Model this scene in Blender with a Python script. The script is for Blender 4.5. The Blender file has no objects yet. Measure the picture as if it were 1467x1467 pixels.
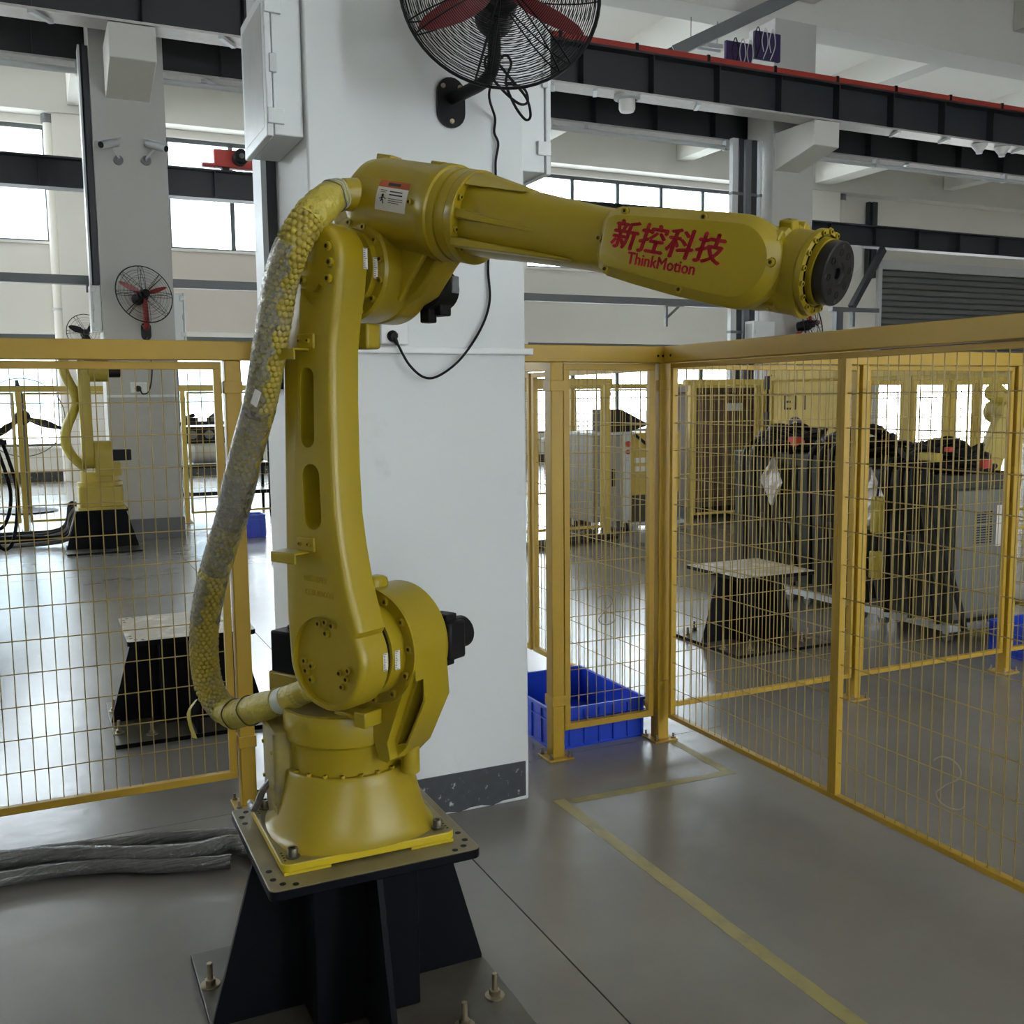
import bpy, bmesh, math, random
from mathutils import Vector, Matrix
S = bpy.context.scene
COL = S.collection
random.seed(7)
PI = math.pi

# ------------------------------------------------------------------ camera
cam_d = bpy.data.cameras.new('camera')
cam_d.sensor_width = 36.0
cam_d.sensor_fit = 'HORIZONTAL'
cam_d.lens = 36.0 * 1440.0 / 1467.0
cam_d.clip_start = 0.05
cam_d.clip_end = 300
cam = bpy.data.objects.new('camera', cam_d)
COL.objects.link(cam)
_vy = Vector((53 - 733.5, 580 - 733.5, 1440)).normalized()      # direction of the hall's long axis, camera space
_vx = Vector((3833 - 733.5, 541 - 733.5, 1440))
_vx = (_vx - _vy * _vx.dot(_vy)).normalized()
_vz = _vx.cross(_vy)
if _vz.y > 0:
    _vz = -_vz
R3 = Matrix((_vx, _vy, _vz))                                     # camera (right, down, forward) -> world
_r = R3 @ Vector((1, 0, 0)); _u = R3 @ Vector((0, -1, 0)); _b = R3 @ Vector((0, 0, -1))
mw = Matrix((_r, _u, _b)).transposed().to_4x4()
mw.translation = Vector((0, 0, 1.55))
cam.matrix_world = mw
S.camera = cam

# ------------------------------------------------------------------ world, light, exposure
W = bpy.data.worlds.new('overcast_sky'); S.world = W
W.use_nodes = True
bgn = W.node_tree.nodes['Background']
bgn.inputs['Color'].default_value = (0.90, 0.96, 1.0, 1)
bgn.inputs['Strength'].default_value = 28.0
S.view_settings.view_transform = 'Standard'
S.view_settings.look = 'None'
S.view_settings.gamma = 1.0
S.view_settings.use_curve_mapping = False
S.view_settings.exposure = -0.62
S.cycles.use_denoising = True
S.cycles.max_bounces = 7
S.cycles.diffuse_bounces = 5
S.cycles.glossy_bounces = 4
S.cycles.transparent_max_bounces = 16
S.cycles.caustics_reflective = False
S.cycles.caustics_refractive = False

# ------------------------------------------------------------------ materials
def mat(name, col, rough=0.5, metal=0.0, var=0.12, scale=6.0, bump=0.0, bscale=60.0, rvar=0.0, spec=0.5,
        dirt=None, dirt_scale=3.0, dirt_lo=0.55, dirt_hi=0.75, coat=0.0):
    m = bpy.data.materials.new(name); m.use_nodes = True
    nt = m.node_tree; N = nt.nodes; Lk = nt.links
    b = N['Principled BSDF']
    b.inputs['Roughness'].default_value = rough
    b.inputs['Metallic'].default_value = metal
    b.inputs['Specular IOR Level'].default_value = spec
    b.inputs['Coat Weight'].default_value = coat
    tc = N.new('ShaderNodeTexCoord')
    nz = N.new('ShaderNodeTexNoise'); nz.inputs['Scale'].default_value = scale; nz.inputs['Detail'].default_value = 5
    Lk.new(tc.outputs['Object'], nz.inputs['Vector'])
    mx = N.new('ShaderNodeMix'); mx.data_type = 'RGBA'
    lo = [max(0, c * (1 - var)) for c in col]; hi = [min(1, c * (1 + var)) for c in col]
    mx.inputs['A'].default_value = (*lo, 1); mx.inputs['B'].default_value = (*hi, 1)
    Lk.new(nz.outputs['Fac'], mx.inputs['Factor'])
    out = mx.outputs['Result']
    if dirt:
        n2 = N.new('ShaderNodeTexNoise'); n2.inputs['Scale'].default_value = dirt_scale; n2.inputs['Detail'].default_value = 8
        n2.inputs['Roughness'].default_value = 0.65
        Lk.new(tc.outputs['Object'], n2.inputs['Vector'])
        mr = N.new('ShaderNodeMapRange'); mr.inputs['From Min'].default_value = dirt_lo; mr.inputs['From Max'].default_value = dirt_hi
        Lk.new(n2.outputs['Fac'], mr.inputs['Value'])
        m2 = N.new('ShaderNodeMix'); m2.data_type = 'RGBA'
        Lk.new(mr.outputs['Result'], m2.inputs['Factor']); Lk.new(out, m2.inputs['A']); m2.inputs['B'].default_value = (*dirt, 1)
        out = m2.outputs['Result']
    Lk.new(out, b.inputs['Base Color'])
    if rvar:
        mr = N.new('ShaderNodeMapRange'); mr.inputs['To Min'].default_value = max(0.02, rough - rvar); mr.inputs['To Max'].default_value = rough + rvar
        Lk.new(nz.outputs['Fac'], mr.inputs['Value']); Lk.new(mr.outputs['Result'], b.inputs['Roughness'])
    if bump:
        n3 = N.new('ShaderNodeTexNoise'); n3.inputs['Scale'].default_value = bscale; n3.inputs['Detail'].default_value = 4
        Lk.new(tc.outputs['Object'], n3.inputs['Vector'])
        bp = N.new('ShaderNodeBump'); bp.inputs['Strength'].default_value = bump; bp.inputs['Distance'].default_value = 0.01
        Lk.new(n3.outputs['Fac'], bp.inputs['Height']); Lk.new(bp.outputs['Normal'], b.inputs['Normal'])
    return m

def glass(name, tint=(0.95, 0.98, 1.0), refl=0.08, film=0.0, filmcol=(0.5, 0.5, 0.5)):
    m = bpy.data.materials.new(name); m.use_nodes = True
    nt = m.node_tree; N = nt.nodes; Lk = nt.links
    N.remove(N['Principled BSDF'])
    t = N.new('ShaderNodeBsdfTransparent'); t.inputs['Color'].default_value = (*tint, 1)
    g = N.new('ShaderNodeBsdfGlossy'); g.inputs['Roughness'].default_value = 0.08 if not film else 0.25
    lw = N.new('ShaderNodeLayerWeight'); lw.inputs['Blend'].default_value = 0.25
    mr = N.new('ShaderNodeMapRange'); mr.inputs['To Min'].default_value = refl; mr.inputs['To Max'].default_value = min(1, refl + 0.5)
    Lk.new(lw.outputs['Facing'], mr.inputs['Value'])
    mx = N.new('ShaderNodeMixShader')
    Lk.new(mr.outputs['Result'], mx.inputs['Fac']); Lk.new(t.outputs[0], mx.inputs[1]); Lk.new(g.outputs[0], mx.inputs[2])
    last = mx
    if film:
        d = N.new('ShaderNodeBsdfDiffuse'); d.inputs['Color'].default_value = (*filmcol, 1)
        tc = N.new('ShaderNodeTexCoord'); nz = N.new('ShaderNodeTexNoise'); nz.inputs['Scale'].default_value = 90; nz.inputs['Detail'].default_value = 6
        Lk.new(tc.outputs['Object'], nz.inputs['Vector'])
        m3 = N.new('ShaderNodeMapRange'); m3.inputs['From Min'].default_value = 0.3; m3.inputs['From Max'].default_value = 0.7
        m3.inputs['To Min'].default_value = max(0, film - 0.12); m3.inputs['To Max'].default_value = min(1, film + 0.12)
        Lk.new(nz.outputs['Fac'], m3.inputs['Value'])
        m2 = N.new('ShaderNodeMixShader'); Lk.new(m3.outputs['Result'], m2.inputs['Fac'])
        Lk.new(mx.outputs[0], m2.inputs[1]); Lk.new(d.outputs[0], m2.inputs[2]); last = m2
        n3 = N.new('ShaderNodeTexNoise'); n3.inputs['Scale'].default_value = 70; n3.inputs['Detail'].default_value = 3
        Lk.new(tc.outputs['Object'], n3.inputs['Vector'])
        bp = N.new('ShaderNodeBump'); bp.inputs['Strength'].default_value = 0.35; bp.inputs['Distance'].default_value = 0.01
        Lk.new(n3.outputs['Fac'], bp.inputs['Height']); Lk.new(bp.outputs['Normal'], d.inputs['Normal']); Lk.new(bp.outputs['Normal'], g.inputs['Normal'])
    Lk.new(last.outputs[0], N['Material Output'].inputs['Surface'])
    return m

def floor_mat():
    m = mat('polished_concrete', (0.245, 0.235, 0.212), rough=0.23, var=0.16, scale=1.3, rvar=0.08, bump=0.16, bscale=9.0,
            dirt=(0.175, 0.165, 0.145), dirt_scale=0.7, dirt_lo=0.35, dirt_hi=0.95, spec=0.6)
    return m

M = dict(
    robot=mat('robot_yellow_paint', (0.355, 0.262, 0.009), rough=0.33, var=0.05, scale=3, bump=0.02, bscale=180),
    robot_far=mat('dull_yellow_paint', (0.42, 0.32, 0.04), rough=0.45, var=0.1),
    base_edge=mat('bright_yellow_paint', (0.58, 0.44, 0.012), rough=0.4, var=0.06),
    dusty=mat('dusty_yellow_paint', (0.31, 0.245, 0.03), rough=0.5, var=0.15, scale=14, dirt=(0.20, 0.165, 0.085), dirt_scale=9, dirt_lo=0.40, dirt_hi=0.62),
    fence=mat('fence_yellow_paint', (0.45, 0.278, 0.018), rough=0.42, var=0.08, scale=5, bump=0.03, bscale=120),
    fence_far=mat('far_fence_yellow', (0.50, 0.36, 0.06), rough=0.5, var=0.1),
    orange=mat('orange_paint', (0.55, 0.24, 0.03), rough=0.5),
    wire=mat('galvanised_yellow_wire', (0.36, 0.26, 0.075), rough=0.4, metal=0.25, var=0.15, scale=12),
    white_wall=mat('column_white_paint', (0.76, 0.79, 0.79), rough=0.62, var=0.035, scale=1.6, bump=0.03, bscale=14, dirt=(0.55, 0.55, 0.52), dirt_scale=3.2, dirt_lo=0.66, dirt_hi=0.95),
    wall=mat('hall_wall_paint', (0.77, 0.745, 0.69), rough=0.8, var=0.04, scale=0.7),
    beige=mat('beige_plaster', (0.62, 0.565, 0.51), rough=0.8, var=0.05, scale=0.6),
    ceil=mat('ceiling_paint', (0.83, 0.81, 0.77), rough=0.85, var=0.05, scale=0.5),
    colp=mat('shaded_column_paint', (0.50, 0.495, 0.47), rough=0.7, var=0.05, scale=1.2),  # white far columns darkened: their shade is put into the colour
    conc=mat('painted_concrete', (0.66, 0.65, 0.61), rough=0.75, var=0.06, scale=0.9),
    floor=floor_mat(),
    joint=mat('floor_joint_dark', (0.03, 0.03, 0.03), rough=0.8),
    skirt=mat('charcoal_skirting', (0.045, 0.05, 0.055), rough=0.5, var=0.3, scale=30, dirt=(0.55, 0.55, 0.53), dirt_scale=26, dirt_lo=0.60, dirt_hi=0.68),
    steel=mat('dark_crane_steel', (0.020, 0.024, 0.028), rough=0.5, var=0.15, scale=3),
    flange=mat('galvanised_flange', (0.50, 0.48, 0.46), rough=0.45, metal=0.3, var=0.18, scale=14),
    grey_steel=mat('grey_steel', (0.13, 0.14, 0.145), rough=0.45, var=0.12),
    light_steel=mat('light_grey_steel', (0.55, 0.57, 0.58), rough=0.4, var=0.06),
    galv=mat('zinc_plated_steel', (0.36, 0.30, 0.21), rough=0.32, metal=0.8, var=0.2, scale=40),
    dull_metal=mat('dull_metal', (0.12, 0.105, 0.075), rough=0.42, metal=0.7, var=0.2, scale=30),
    socket_dark=mat('shaded_socket', (0.05, 0.035, 0.008), rough=0.6),  # shade inside the screw sockets, painted as a dark colour
    black=mat('black_paint', (0.005, 0.006, 0.008), rough=0.40, var=0.25, scale=6, spec=0.08),
    blackpl=mat('black_plastic', (0.007, 0.007, 0.008), rough=0.45, var=0.2, scale=20, spec=0.2),
    rubber=mat('black_cable_rubber', (0.008, 0.008, 0.009), rough=0.55, spec=0.2),
    flangeblk=mat('black_oxide_steel', (0.012, 0.012, 0.014), rough=0.32, metal=0.0, spec=0.35, var=0.3, scale=60),
    plate=mat('dusty_steel_plate', (0.20, 0.165, 0.080), rough=0.42, var=0.18, scale=9, dirt=(0.30, 0.255, 0.15), dirt_scale=7, dirt_lo=0.45, dirt_hi=0.8),
    floorplate=mat('dusty_dark_plate', (0.085, 0.078, 0.058), rough=0.35, var=0.2, scale=7, dirt=(0.15, 0.14, 0.11), dirt_scale=4, dirt_lo=0.45, dirt_hi=0.8),
    wood=mat('paint_spotted_plate', (0.42, 0.36, 0.24), rough=0.5, var=0.15, scale=12, dirt=(0.62, 0.58, 0.48), dirt_scale=5, dirt_lo=0.5, dirt_hi=0.6),
    red=mat('fan_red_paint', (0.24, 0.014, 0.02), rough=0.35),
    crane_red=mat('crane_red_paint', (0.50, 0.045, 0.03), rough=0.45),
    railred=mat('red_conductor_rail', (0.36, 0.03, 0.022), rough=0.45),
    text=mat('red_lettering', (0.50, 0.012, 0.022), rough=0.45, var=0.03),
    ink=mat('black_ink', (0.02, 0.02, 0.02), rough=0.6),
    sticker=mat('white_sticker', (0.72, 0.70, 0.66), rough=0.45, var=0.03),
    stickred=mat('sticker_orange_red', (0.42, 0.09, 0.035), rough=0.5, var=0.03),
    blue=mat('blue_crate_plastic', (0.010, 0.060, 0.60), rough=0.35, var=0.08, scale=4),
    tape=mat('worn_yellow_floor_tape', (0.36, 0.31, 0.12), rough=0.45, var=0.1, scale=9, dirt=(0.24, 0.22, 0.13), dirt_scale=11, dirt_lo=0.5, dirt_hi=0.75),
    socket=mat('white_plastic', (0.78, 0.80, 0.80), rough=0.35, var=0.02),
    boxw=mat('enamelled_white_sheet', (0.70, 0.73, 0.73), rough=0.35, var=0.05, scale=3, dirt=(0.5, 0.5, 0.48), dirt_scale=6, dirt_lo=0.62, dirt_hi=0.8),
    boxside=mat('scuffed_grey_door', (0.42, 0.43, 0.42), rough=0.3, var=0.25, scale=9),
    tapeg=mat('pale_tape', (0.55, 0.58, 0.52), rough=0.4),
    hose=mat('hose_yellow', (0.40, 0.315, 0.035), rough=0.45, var=0.25, scale=26, dirt=(0.24, 0.22, 0.15), dirt_scale=12, dirt_lo=0.5, dirt_hi=0.75),
    hosetape=mat('yellow_wrapping_tape', (0.48, 0.40, 0.06), rough=0.35, var=0.2, scale=30, bump=0.5, bscale=90),
    film=glass('dusty_stretch_film', refl=0.10, film=0.46, filmcol=(0.36, 0.345, 0.29)),
    clearfilm=glass('clear_stretch_film', refl=0.12, film=0.12, filmcol=(0.3, 0.3, 0.29)),
    cable=mat('film_wrapped_cable', (0.12, 0.115, 0.105), rough=0.30, var=0.5, scale=22, bump=0.6, bscale=40),
    cab=mat('dark_olive_cabinet', (0.050, 0.054, 0.042), rough=0.5, spec=0.3, var=0.1),
    cabl=mat('grey_cabinet_front', (0.15, 0.155, 0.14), rough=0.42, var=0.06),
    cabg=mat('mid_grey_cabinet', (0.24, 0.235, 0.225), rough=0.45, var=0.08),
    frame=mat('window_frame_dark', (0.10, 0.115, 0.12), rough=0.5),
    pane=glass('window_glass'),
    shutter=mat('shutter_grey', (0.12, 0.125, 0.125), rough=0.5, var=0.08),
    purple=mat('purple_panel', (0.035, 0.016, 0.085), rough=0.5, var=0.3, scale=14),
    foil=mat('silver_foil_bag', (0.42, 0.39, 0.37), rough=0.38, metal=0.6, var=0.2, scale=30, bump=0.8, bscale=40),
    brown=mat('brown_machine_paint', (0.09, 0.055, 0.035), rough=0.6, var=0.4, scale=10),
    ground=mat('outside_ground', (0.60, 0.59, 0.56), rough=0.9),
    bldg=mat('pale_building', (0.75, 0.78, 0.80), rough=0.9),
    bldgw=mat('pale_blue_glazing', (0.28, 0.42, 0.50), rough=0.3),
    lamp=mat('lamp_housing', (0.8, 0.8, 0.78), rough=0.4),
    emblem=mat('dark_violet_print', (0.05, 0.035, 0.09), rough=0.5),
)

# ------------------------------------------------------------------ geometry helpers
class MB:
    def __init__(s, T=None):
        s.V = []; s.F = []; s.T = T
    def add(s, vs, fs):
        o = len(s.V)
        s.V += [(s.T @ Vector(v)) if s.T else Vector(v) for v in vs]
        s.F += [tuple(i + o for i in f) for f in fs]
        return s
    def box(s, a, b):
        x0, y0, z0 = a; x1, y1, z1 = b
        return s.add([(x0, y0, z0), (x1, y0, z0), (x1, y1, z0), (x0, y1, z0), (x0, y0, z1), (x1, y0, z1), (x1, y1, z1), (x0, y1, z1)],
                     [(0, 3, 2, 1), (4, 5, 6, 7), (0, 1, 5, 4), (1, 2, 6, 5), (2, 3, 7, 6), (3, 0, 4, 7)])
    def obox(s, c, size, rot=None):
        rot = rot or Matrix.Identity(3)
        h = [q / 2 for q in size]
        vs = []
        for k in ((-1, -1, -1), (1, -1, -1), (1, 1, -1), (-1, 1, -1), (-1, -1, 1), (1, -1, 1), (1, 1, 1), (-1, 1, 1)):
            vs.append(Vector(c) + rot @ Vector((k[0] * h[0], k[1] * h[1], k[2] * h[2])))
        return s.add(vs, [(0, 3, 2, 1), (4, 5, 6, 7), (0, 1, 5, 4), (1, 2, 6, 5), (2, 3, 7, 6), (3, 0, 4, 7)])
    def bar(s, p0, p1, w, h, up=(0, 0, 1)):
        p0 = Vector(p0); p1 = Vector(p1); d = (p1 - p0); L = d.length; d.normalize()
        up = Vector(up)
        if abs(d.dot(up)) > 0.98: up = Vector((1, 0, 0))
        x = d.cross(up).normalized(); z = x.cross(d).normalized()
        rot = Matrix((d, x, z)).transposed()
        return s.obox((p0 + p1) / 2, (L, w, h), rot)
    def lathe(s, prof, o=(0, 0, 0), ax=(0, 0, 1), n=24):
        o = Vector(o); a = Vector(ax).normalized()
        t = Vector((1, 0, 0)) if abs(a.x) < 0.9 else Vector((0, 1, 0))
        u = a.cross(t).normalized(); w = a.cross(u)
        vs = []; rings = []
        for r, h in prof:
            if r < 1e-6:
                rings.append([len(vs)]); vs.append(o + a * h)
            else:
                rings.append(list(range(len(vs), len(vs) + n)))
                for k in range(n):
                    t_ = 2 * PI * k / n
                    vs.append(o + a * h + (u * math.cos(t_) + w * math.sin(t_)) * r)
        fs = []
        for A_, B_ in zip(rings, rings[1:]):
            if len(A_) == 1 and len(B_) == 1: continue
            for k in range(n):
                k2 = (k + 1) % n
                if len(A_) == 1: fs.append((A_[0], B_[k2], B_[k]))
                elif len(B_) == 1: fs.append((A_[k], A_[k2], B_[0]))
                else: fs.append((A_[k], A_[k2], B_[k2], B_[k]))
        return s.add(vs, fs)
    def cyl(s, p0, p1, r0, r1=None, n=20, ch=0.0):
        r1 = r0 if r1 is None else r1
        p0 = Vector(p0); p1 = Vector(p1); L = (p1 - p0).length
        if ch: prof = [(0, 0), (r0 - ch, 0), (r0, ch), (r1, L - ch), (r1 - ch, L), (0, L)]
        else: prof = [(0, 0), (r0, 0), (r1, L), (0, L)]
        return s.lathe(prof, p0, p1 - p0, n)
    def tube(s, path, r, n=8, closed=False, caps=True):
        P = [Vector(p) for p in path]; m = len(P)
        R = r if hasattr(r, '__len__') else [r] * m
        tang = []
        for i in range(m):
            a = P[(i - 1) % m] if (closed or i > 0) else P[i]
            b = P[(i + 1) % m] if (closed or i < m - 1) else P[i]
            tang.append((b - a).normalized())
        t = tang[0]
        ref = Vector((0, 0, 1)) if abs(t.z) < 0.9 else Vector((1, 0, 0))
        u = t.cross(ref).normalized()
        vs = []
        for i in range(m):
            t = tang[i]
            u = (u - t * u.dot(t)).normalized(); w = t.cross(u)
            for k in range(n):
                a = 2 * PI * k / n
                vs.append(P[i] + (u * math.cos(a) + w * math.sin(a)) * R[i])
        fs = []
        for i in range(m if closed else m - 1):
            j = (i + 1) % m
            for k in range(n):
                k2 = (k + 1) % n
                fs.append((i * n + k, i * n + k2, j * n + k2, j * n + k))
        if caps and not closed:
            fs.append(tuple(range(n - 1, -1, -1))); fs.append(tuple((m - 1) * n + k for k in range(n)))
        return s.add(vs, fs)
    def prism(s, poly, f0, f1):
        """extrude a 2-D outline between two mappings (u, v) -> 3-D"""
        m = len(poly)
        vs = [f0(*p) for p in poly] + [f1(*p) for p in poly]
        fs = [tuple(range(m - 1, -1, -1)), tuple(range(m, 2 * m))]
        for i in range(m):
            j = (i + 1) % m
            fs.append((i, j, m + j, m + i))
        return s.add(vs, fs)
    def loft(s, loops, cap0=True, cap1=True):
        m = len(loops[0]); vs = [p for l in loops for p in l]; fs = []
        for a in range(len(loops) - 1):
            for i in range(m):
                j = (i + 1) % m
                fs.append((a * m + i, a * m + j, (a + 1) * m + j, (a + 1) * m + i))
        if cap0: fs.append(tuple(range(m - 1, -1, -1)))
        if cap1: fs.append(tuple((len(loops) - 1) * m + i for i in range(m)))
        return s.add(vs, fs)
    def mesh(s, name, smooth=True, ang=38):
        me = bpy.data.meshes.new(name)
        me.from_pydata([tuple(v) for v in s.V], [], s.F)
        me.validate()
        bm = bmesh.new(); bm.from_mesh(me)
        bmesh.ops.recalc_face_normals(bm, faces=bm.faces[:])
        bm.to_mesh(me); bm.free()
        if smooth:
            me.polygons.foreach_set('use_smooth', [True] * len(me.polygons))
            me.set_sharp_from_angle(angle=math.radians(ang))
        return me
    def build(s, name, m, parent=None, bev=0.0, seg=2, smooth=True, kind=None, label=None, ang=38):
        me = s.mesh(name, smooth, ang)
        return link(name, me, m, parent, bev, seg, kind, label)

def link(name, me, m, parent=None, bev=0.0, seg=2, kind=None, label=None):
    if m is not None and not me.materials:
        me.materials.append(m)
    o = bpy.data.objects.new(name, me); COL.objects.link(o)
    if parent: o.parent = parent
    if bev:
        b = o.modifiers.new('bevel', 'BEVEL'); b.width = bev; b.segments = seg; b.limit_method = 'ANGLE'; b.angle_limit = math.radians(40)
    if kind: o['kind'] = kind
    if label: o['label'] = label
    return o

def thing(name, label, cat, loc=(0, 0, 0), rz=0.0, group=None):
    o = bpy.data.objects.new(name, None); COL.objects.link(o)
    o.empty_display_size = 0.1
    o.location = loc; o.rotation_euler = (0, 0, rz)
    o['label'] = label; o['category'] = cat
    if group: o['group'] = group
    return o

def tag(o, label, cat, group=None):
    o['label'] = label; o['category'] = cat
    if group: o['group'] = group
    return o

def struct(name, mb, m, parent=None, bev=0.0, label=None):
    o = mb.build(name, m, parent, bev=bev, label=label)
    if parent is None: o['kind'] = 'structure'
    return o

def dup(root, loc, rz, label, group=None):
    r = root.copy(); COL.objects.link(r); r.location = loc; r.rotation_euler = (0, 0, rz); r['label'] = label
    if group: r['group'] = group
    for ch in list(root.children):
        c = ch.copy(); COL.objects.link(c); c.parent = r
        for g in list(ch.children):
            d = g.copy(); COL.objects.link(d); d.parent = c
    return r

def cut(o, mb):
    """subtract a closed mesh from o and keep the result as plain geometry"""
    c = mb.build('cutter', None, o.parent)
    md = o.modifiers.new('cut', 'BOOLEAN'); md.object = c; md.operation = 'DIFFERENCE'; md.solver = 'EXACT'
    dg = bpy.context.evaluated_depsgraph_get()
    me = bpy.data.meshes.new_from_object(o.evaluated_get(dg), depsgraph=dg)
    o.modifiers.remove(md)
    old = o.data; o.data = me
    cm = c.data
    bpy.data.objects.remove(c); bpy.data.meshes.remove(cm); bpy.data.meshes.remove(old)
    me.polygons.foreach_set('use_smooth', [True] * len(me.polygons))
    me.set_sharp_from_angle(angle=math.radians(35))
    return o

def smooth_path(P, n=8):
    P = [Vector(p) for p in P]; out = []
    for i in range(len(P) - 1):
        p0 = P[max(0, i - 1)]; p1 = P[i]; p2 = P[i + 1]; p3 = P[min(len(P) - 1, i + 2)]
        for k in range(n):
            t = k / n
            out.append(0.5 * ((2 * p1) + (p2 - p0) * t + (2 * p0 - 5 * p1 + 4 * p2 - p3) * t * t + (3 * p1 - p0 - 3 * p2 + p3) * t ** 3))
    out.append(P[-1]); return out

def arc(cx, cy, r, a0, a1, n):
    return [(cx + r * math.cos(math.radians(a0 + (a1 - a0) * k / n)), cy + r * math.sin(math.radians(a0 + (a1 - a0) * k / n))) for k in range(n + 1)]

def rrect(x0, y0, x1, y1, r, n=5):
    return (arc(x1 - r, y1 - r, r, 0, 90, n) + arc(x0 + r, y1 - r, r, 90, 180, n) + arc(x0 + r, y0 + r, r, 180, 270, n) + arc(x1 - r, y0 + r, r, 270, 360, n))

def inset(poly, d):
    m = len(poly); out = []
    for i in range(m):
        a = Vector(poly[i - 1]); b = Vector(poly[i]); c = Vector(poly[(i + 1) % m])
        e1 = (b - a); e2 = (c - b)
        if e1.length < 1e-7: e1 = e2
        if e2.length < 1e-7: e2 = e1
        e1 = e1.normalized(); e2 = e2.normalized()
        nn = (Vector((-e1.y, e1.x)) + Vector((-e2.y, e2.x)))
        if nn.length < 1e-6: nn = Vector((-e1.y, e1.x))
        nn.normalize()
        out.append((b.x + nn.x * d, b.y + nn.y * d))
    return out

def text_mesh(body, size, extrude=0.0005, offset=0.0, shear=0.0, align='CENTER', spacing=1.0):
    c = bpy.data.curves.new('lettering', 'FONT'); c.body = body; c.size = size; c.extrude = extrude; c.offset = offset; c.shear = shear
    c.align_x = align; c.align_y = 'CENTER'; c.space_character = spacing; c.resolution_u = 3
    o = bpy.data.objects.new('lettering', c); COL.objects.link(o)
    dg = bpy.context.evaluated_depsgraph_get()
    me = bpy.data.meshes.new_from_object(o.evaluated_get(dg), depsgraph=dg)
    bpy.data.objects.remove(o); bpy.data.curves.remove(c)
    me.name = 'lettering'
    me.materials.clear()
    return me

# socket-head screw shared by every bolted flange (unit radius 1, axis +z)
def _bolt():
    return MB().lathe([(1.35, 0), (1.35, 0.12), (1.0, 0.12), (1.0, 0.9), (0.9, 1.0), (0.52, 1.0), (0.52, 0.45), (0, 0.45)], n=14).mesh('bolt')
BOLT = {}
def bolt(parent, pos, ax, r, m, T=None, name='bolt'):
    key = m.name
    if key not in BOLT:
        me = _bolt(); me.materials.append(m); me.materials.append(M['socket_dark'])
        for p in me.polygons:
            if max((me.vertices[i].co.xy.length for i in p.vertices)) < 0.53: p.material_index = 1
        BOLT[key] = me
    o = bpy.data.objects.new(name, BOLT[key]); COL.objects.link(o); o.parent = parent
    a = Vector(ax).normalized(); p = Vector(pos)
    if T is not None:
        p = T @ p; a = (T.to_3x3() @ a).normalized()
    q = a.to_track_quat('Z', 'Y')
    o.matrix_local = Matrix.Translation(p) @ q.to_matrix().to_4x4() @ Matrix.Scale(r, 4)
    return o

# ================================================================== SETTING
XE = [-12, -4.75, 1.253, 7.25, 13.25, 19.25, 25.25, 32]
YE = [-7, 3.775, 9.8, 15.8, 22.3]
fl = struct('floor', MB().box((-12, -7, -0.25), (32, 22.6, -0.012)), M['joint'])
for i in range(len(XE) - 1):
    for j in range(len(YE) - 1):
        g = 0.0025
        MB().box((XE[i] + g, YE[j] + g, -0.02), (XE[i + 1] - g, YE[j + 1] - g, 0.0)).build('floor_slab', M['floor'], fl)
CEIL = 8.0
ce = struct('ceiling', MB().box((-12, -7, CEIL), (32, 22.6, CEIL + 0.25)), M['ceil'])
for (y0, y1, zb) in ((3.4, 4.2, 7.05), (12.15, 12.75, 7.0), (21.85, 22.35, 7.15)):
    MB().box((-12, y0 + 0.02, zb), (32, y1 - 0.02, CEIL)).build('ceiling_beam', M['conc'], ce)
for (x0, x1, zb) in ((-8.4, -7.7, 7.3), (0.85, 1.45, 7.3), (10.05, 10.7, 7.3), (19.4, 20.0, 7.3), (5.6, 6.0, 7.5), (14.9, 15.3, 7.5), (-3.5, -3.1, 7.5), (24.2, 24.6, 7.5)):
    for (y0, y1) in ((-7, 3.4), (4.2, 12.15), (12.75, 21.85)):
        MB().box((x0, y0, zb), (x1, y1, CEIL)).build('ceiling_beam', M['conc'], ce)
for yb in (8.1, 17.3):
    MB().box((-12, yb, 7.62), (32, yb + 0.3, CEIL)).build('ceiling_beam', M['conc'], ce)

# back wall with its window openings
YB = 22.3
bays = [(-7.37, 0.43, 6), (1.4, 9.2, 6), (10.93, 18.73, 6)]
Z = [(0.72, 2.95), (4.75, 7.0)]
wb = MB()
wb.box((-12, YB, 0), (20.9, YB + 0.25, 0.72)); wb.box((-12, YB, 2.95), (32, YB + 0.25, 4.75) if False else (20.9, YB + 0.25, 4.75)); wb.box((-12, YB, 7.0), (32, YB + 0.25, CEIL))
xs = [-12] + [v for b in bays for v in b[:2]] + [20.9]
for k in range(0, len(xs), 2):
    for z0, z1 in Z:
        wb.box((xs[k], YB, z0), (xs[k + 1], YB + 0.25, z1))
for (a, b) in ((0.56, 1.3), (9.35, 10.7), (19.0, 20.4)):
    wb.box((a, YB - 0.35, 0), (b, YB, 7.15))
wb.box((20.9, YB, 5.22), (32, YB + 0.25, 7.0)); wb.box((20.9, YB, 0), (22.15, YB + 0.25, 5.22)); wb.box((28.6, YB, 0), (32, YB + 0.25, 5.22))
struct('wall_back', wb, M['wall'])
lw_ = MB().box((-12.25, -7, 0), (-12, 22.55, 0.72)).box((-12.25, -7, 2.95), (-12, 22.55, 4.75)).box((-12.25, -7, 7.0), (-12, 22.55, CEIL))
fw_ = MB().box((-12, -7.25, 0), (32, -7, 0.72)).box((-12, -7.25, 2.95), (32, -7, 4.75)).box((-12, -7.25, 7.0), (32, -7, CEIL))
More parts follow.
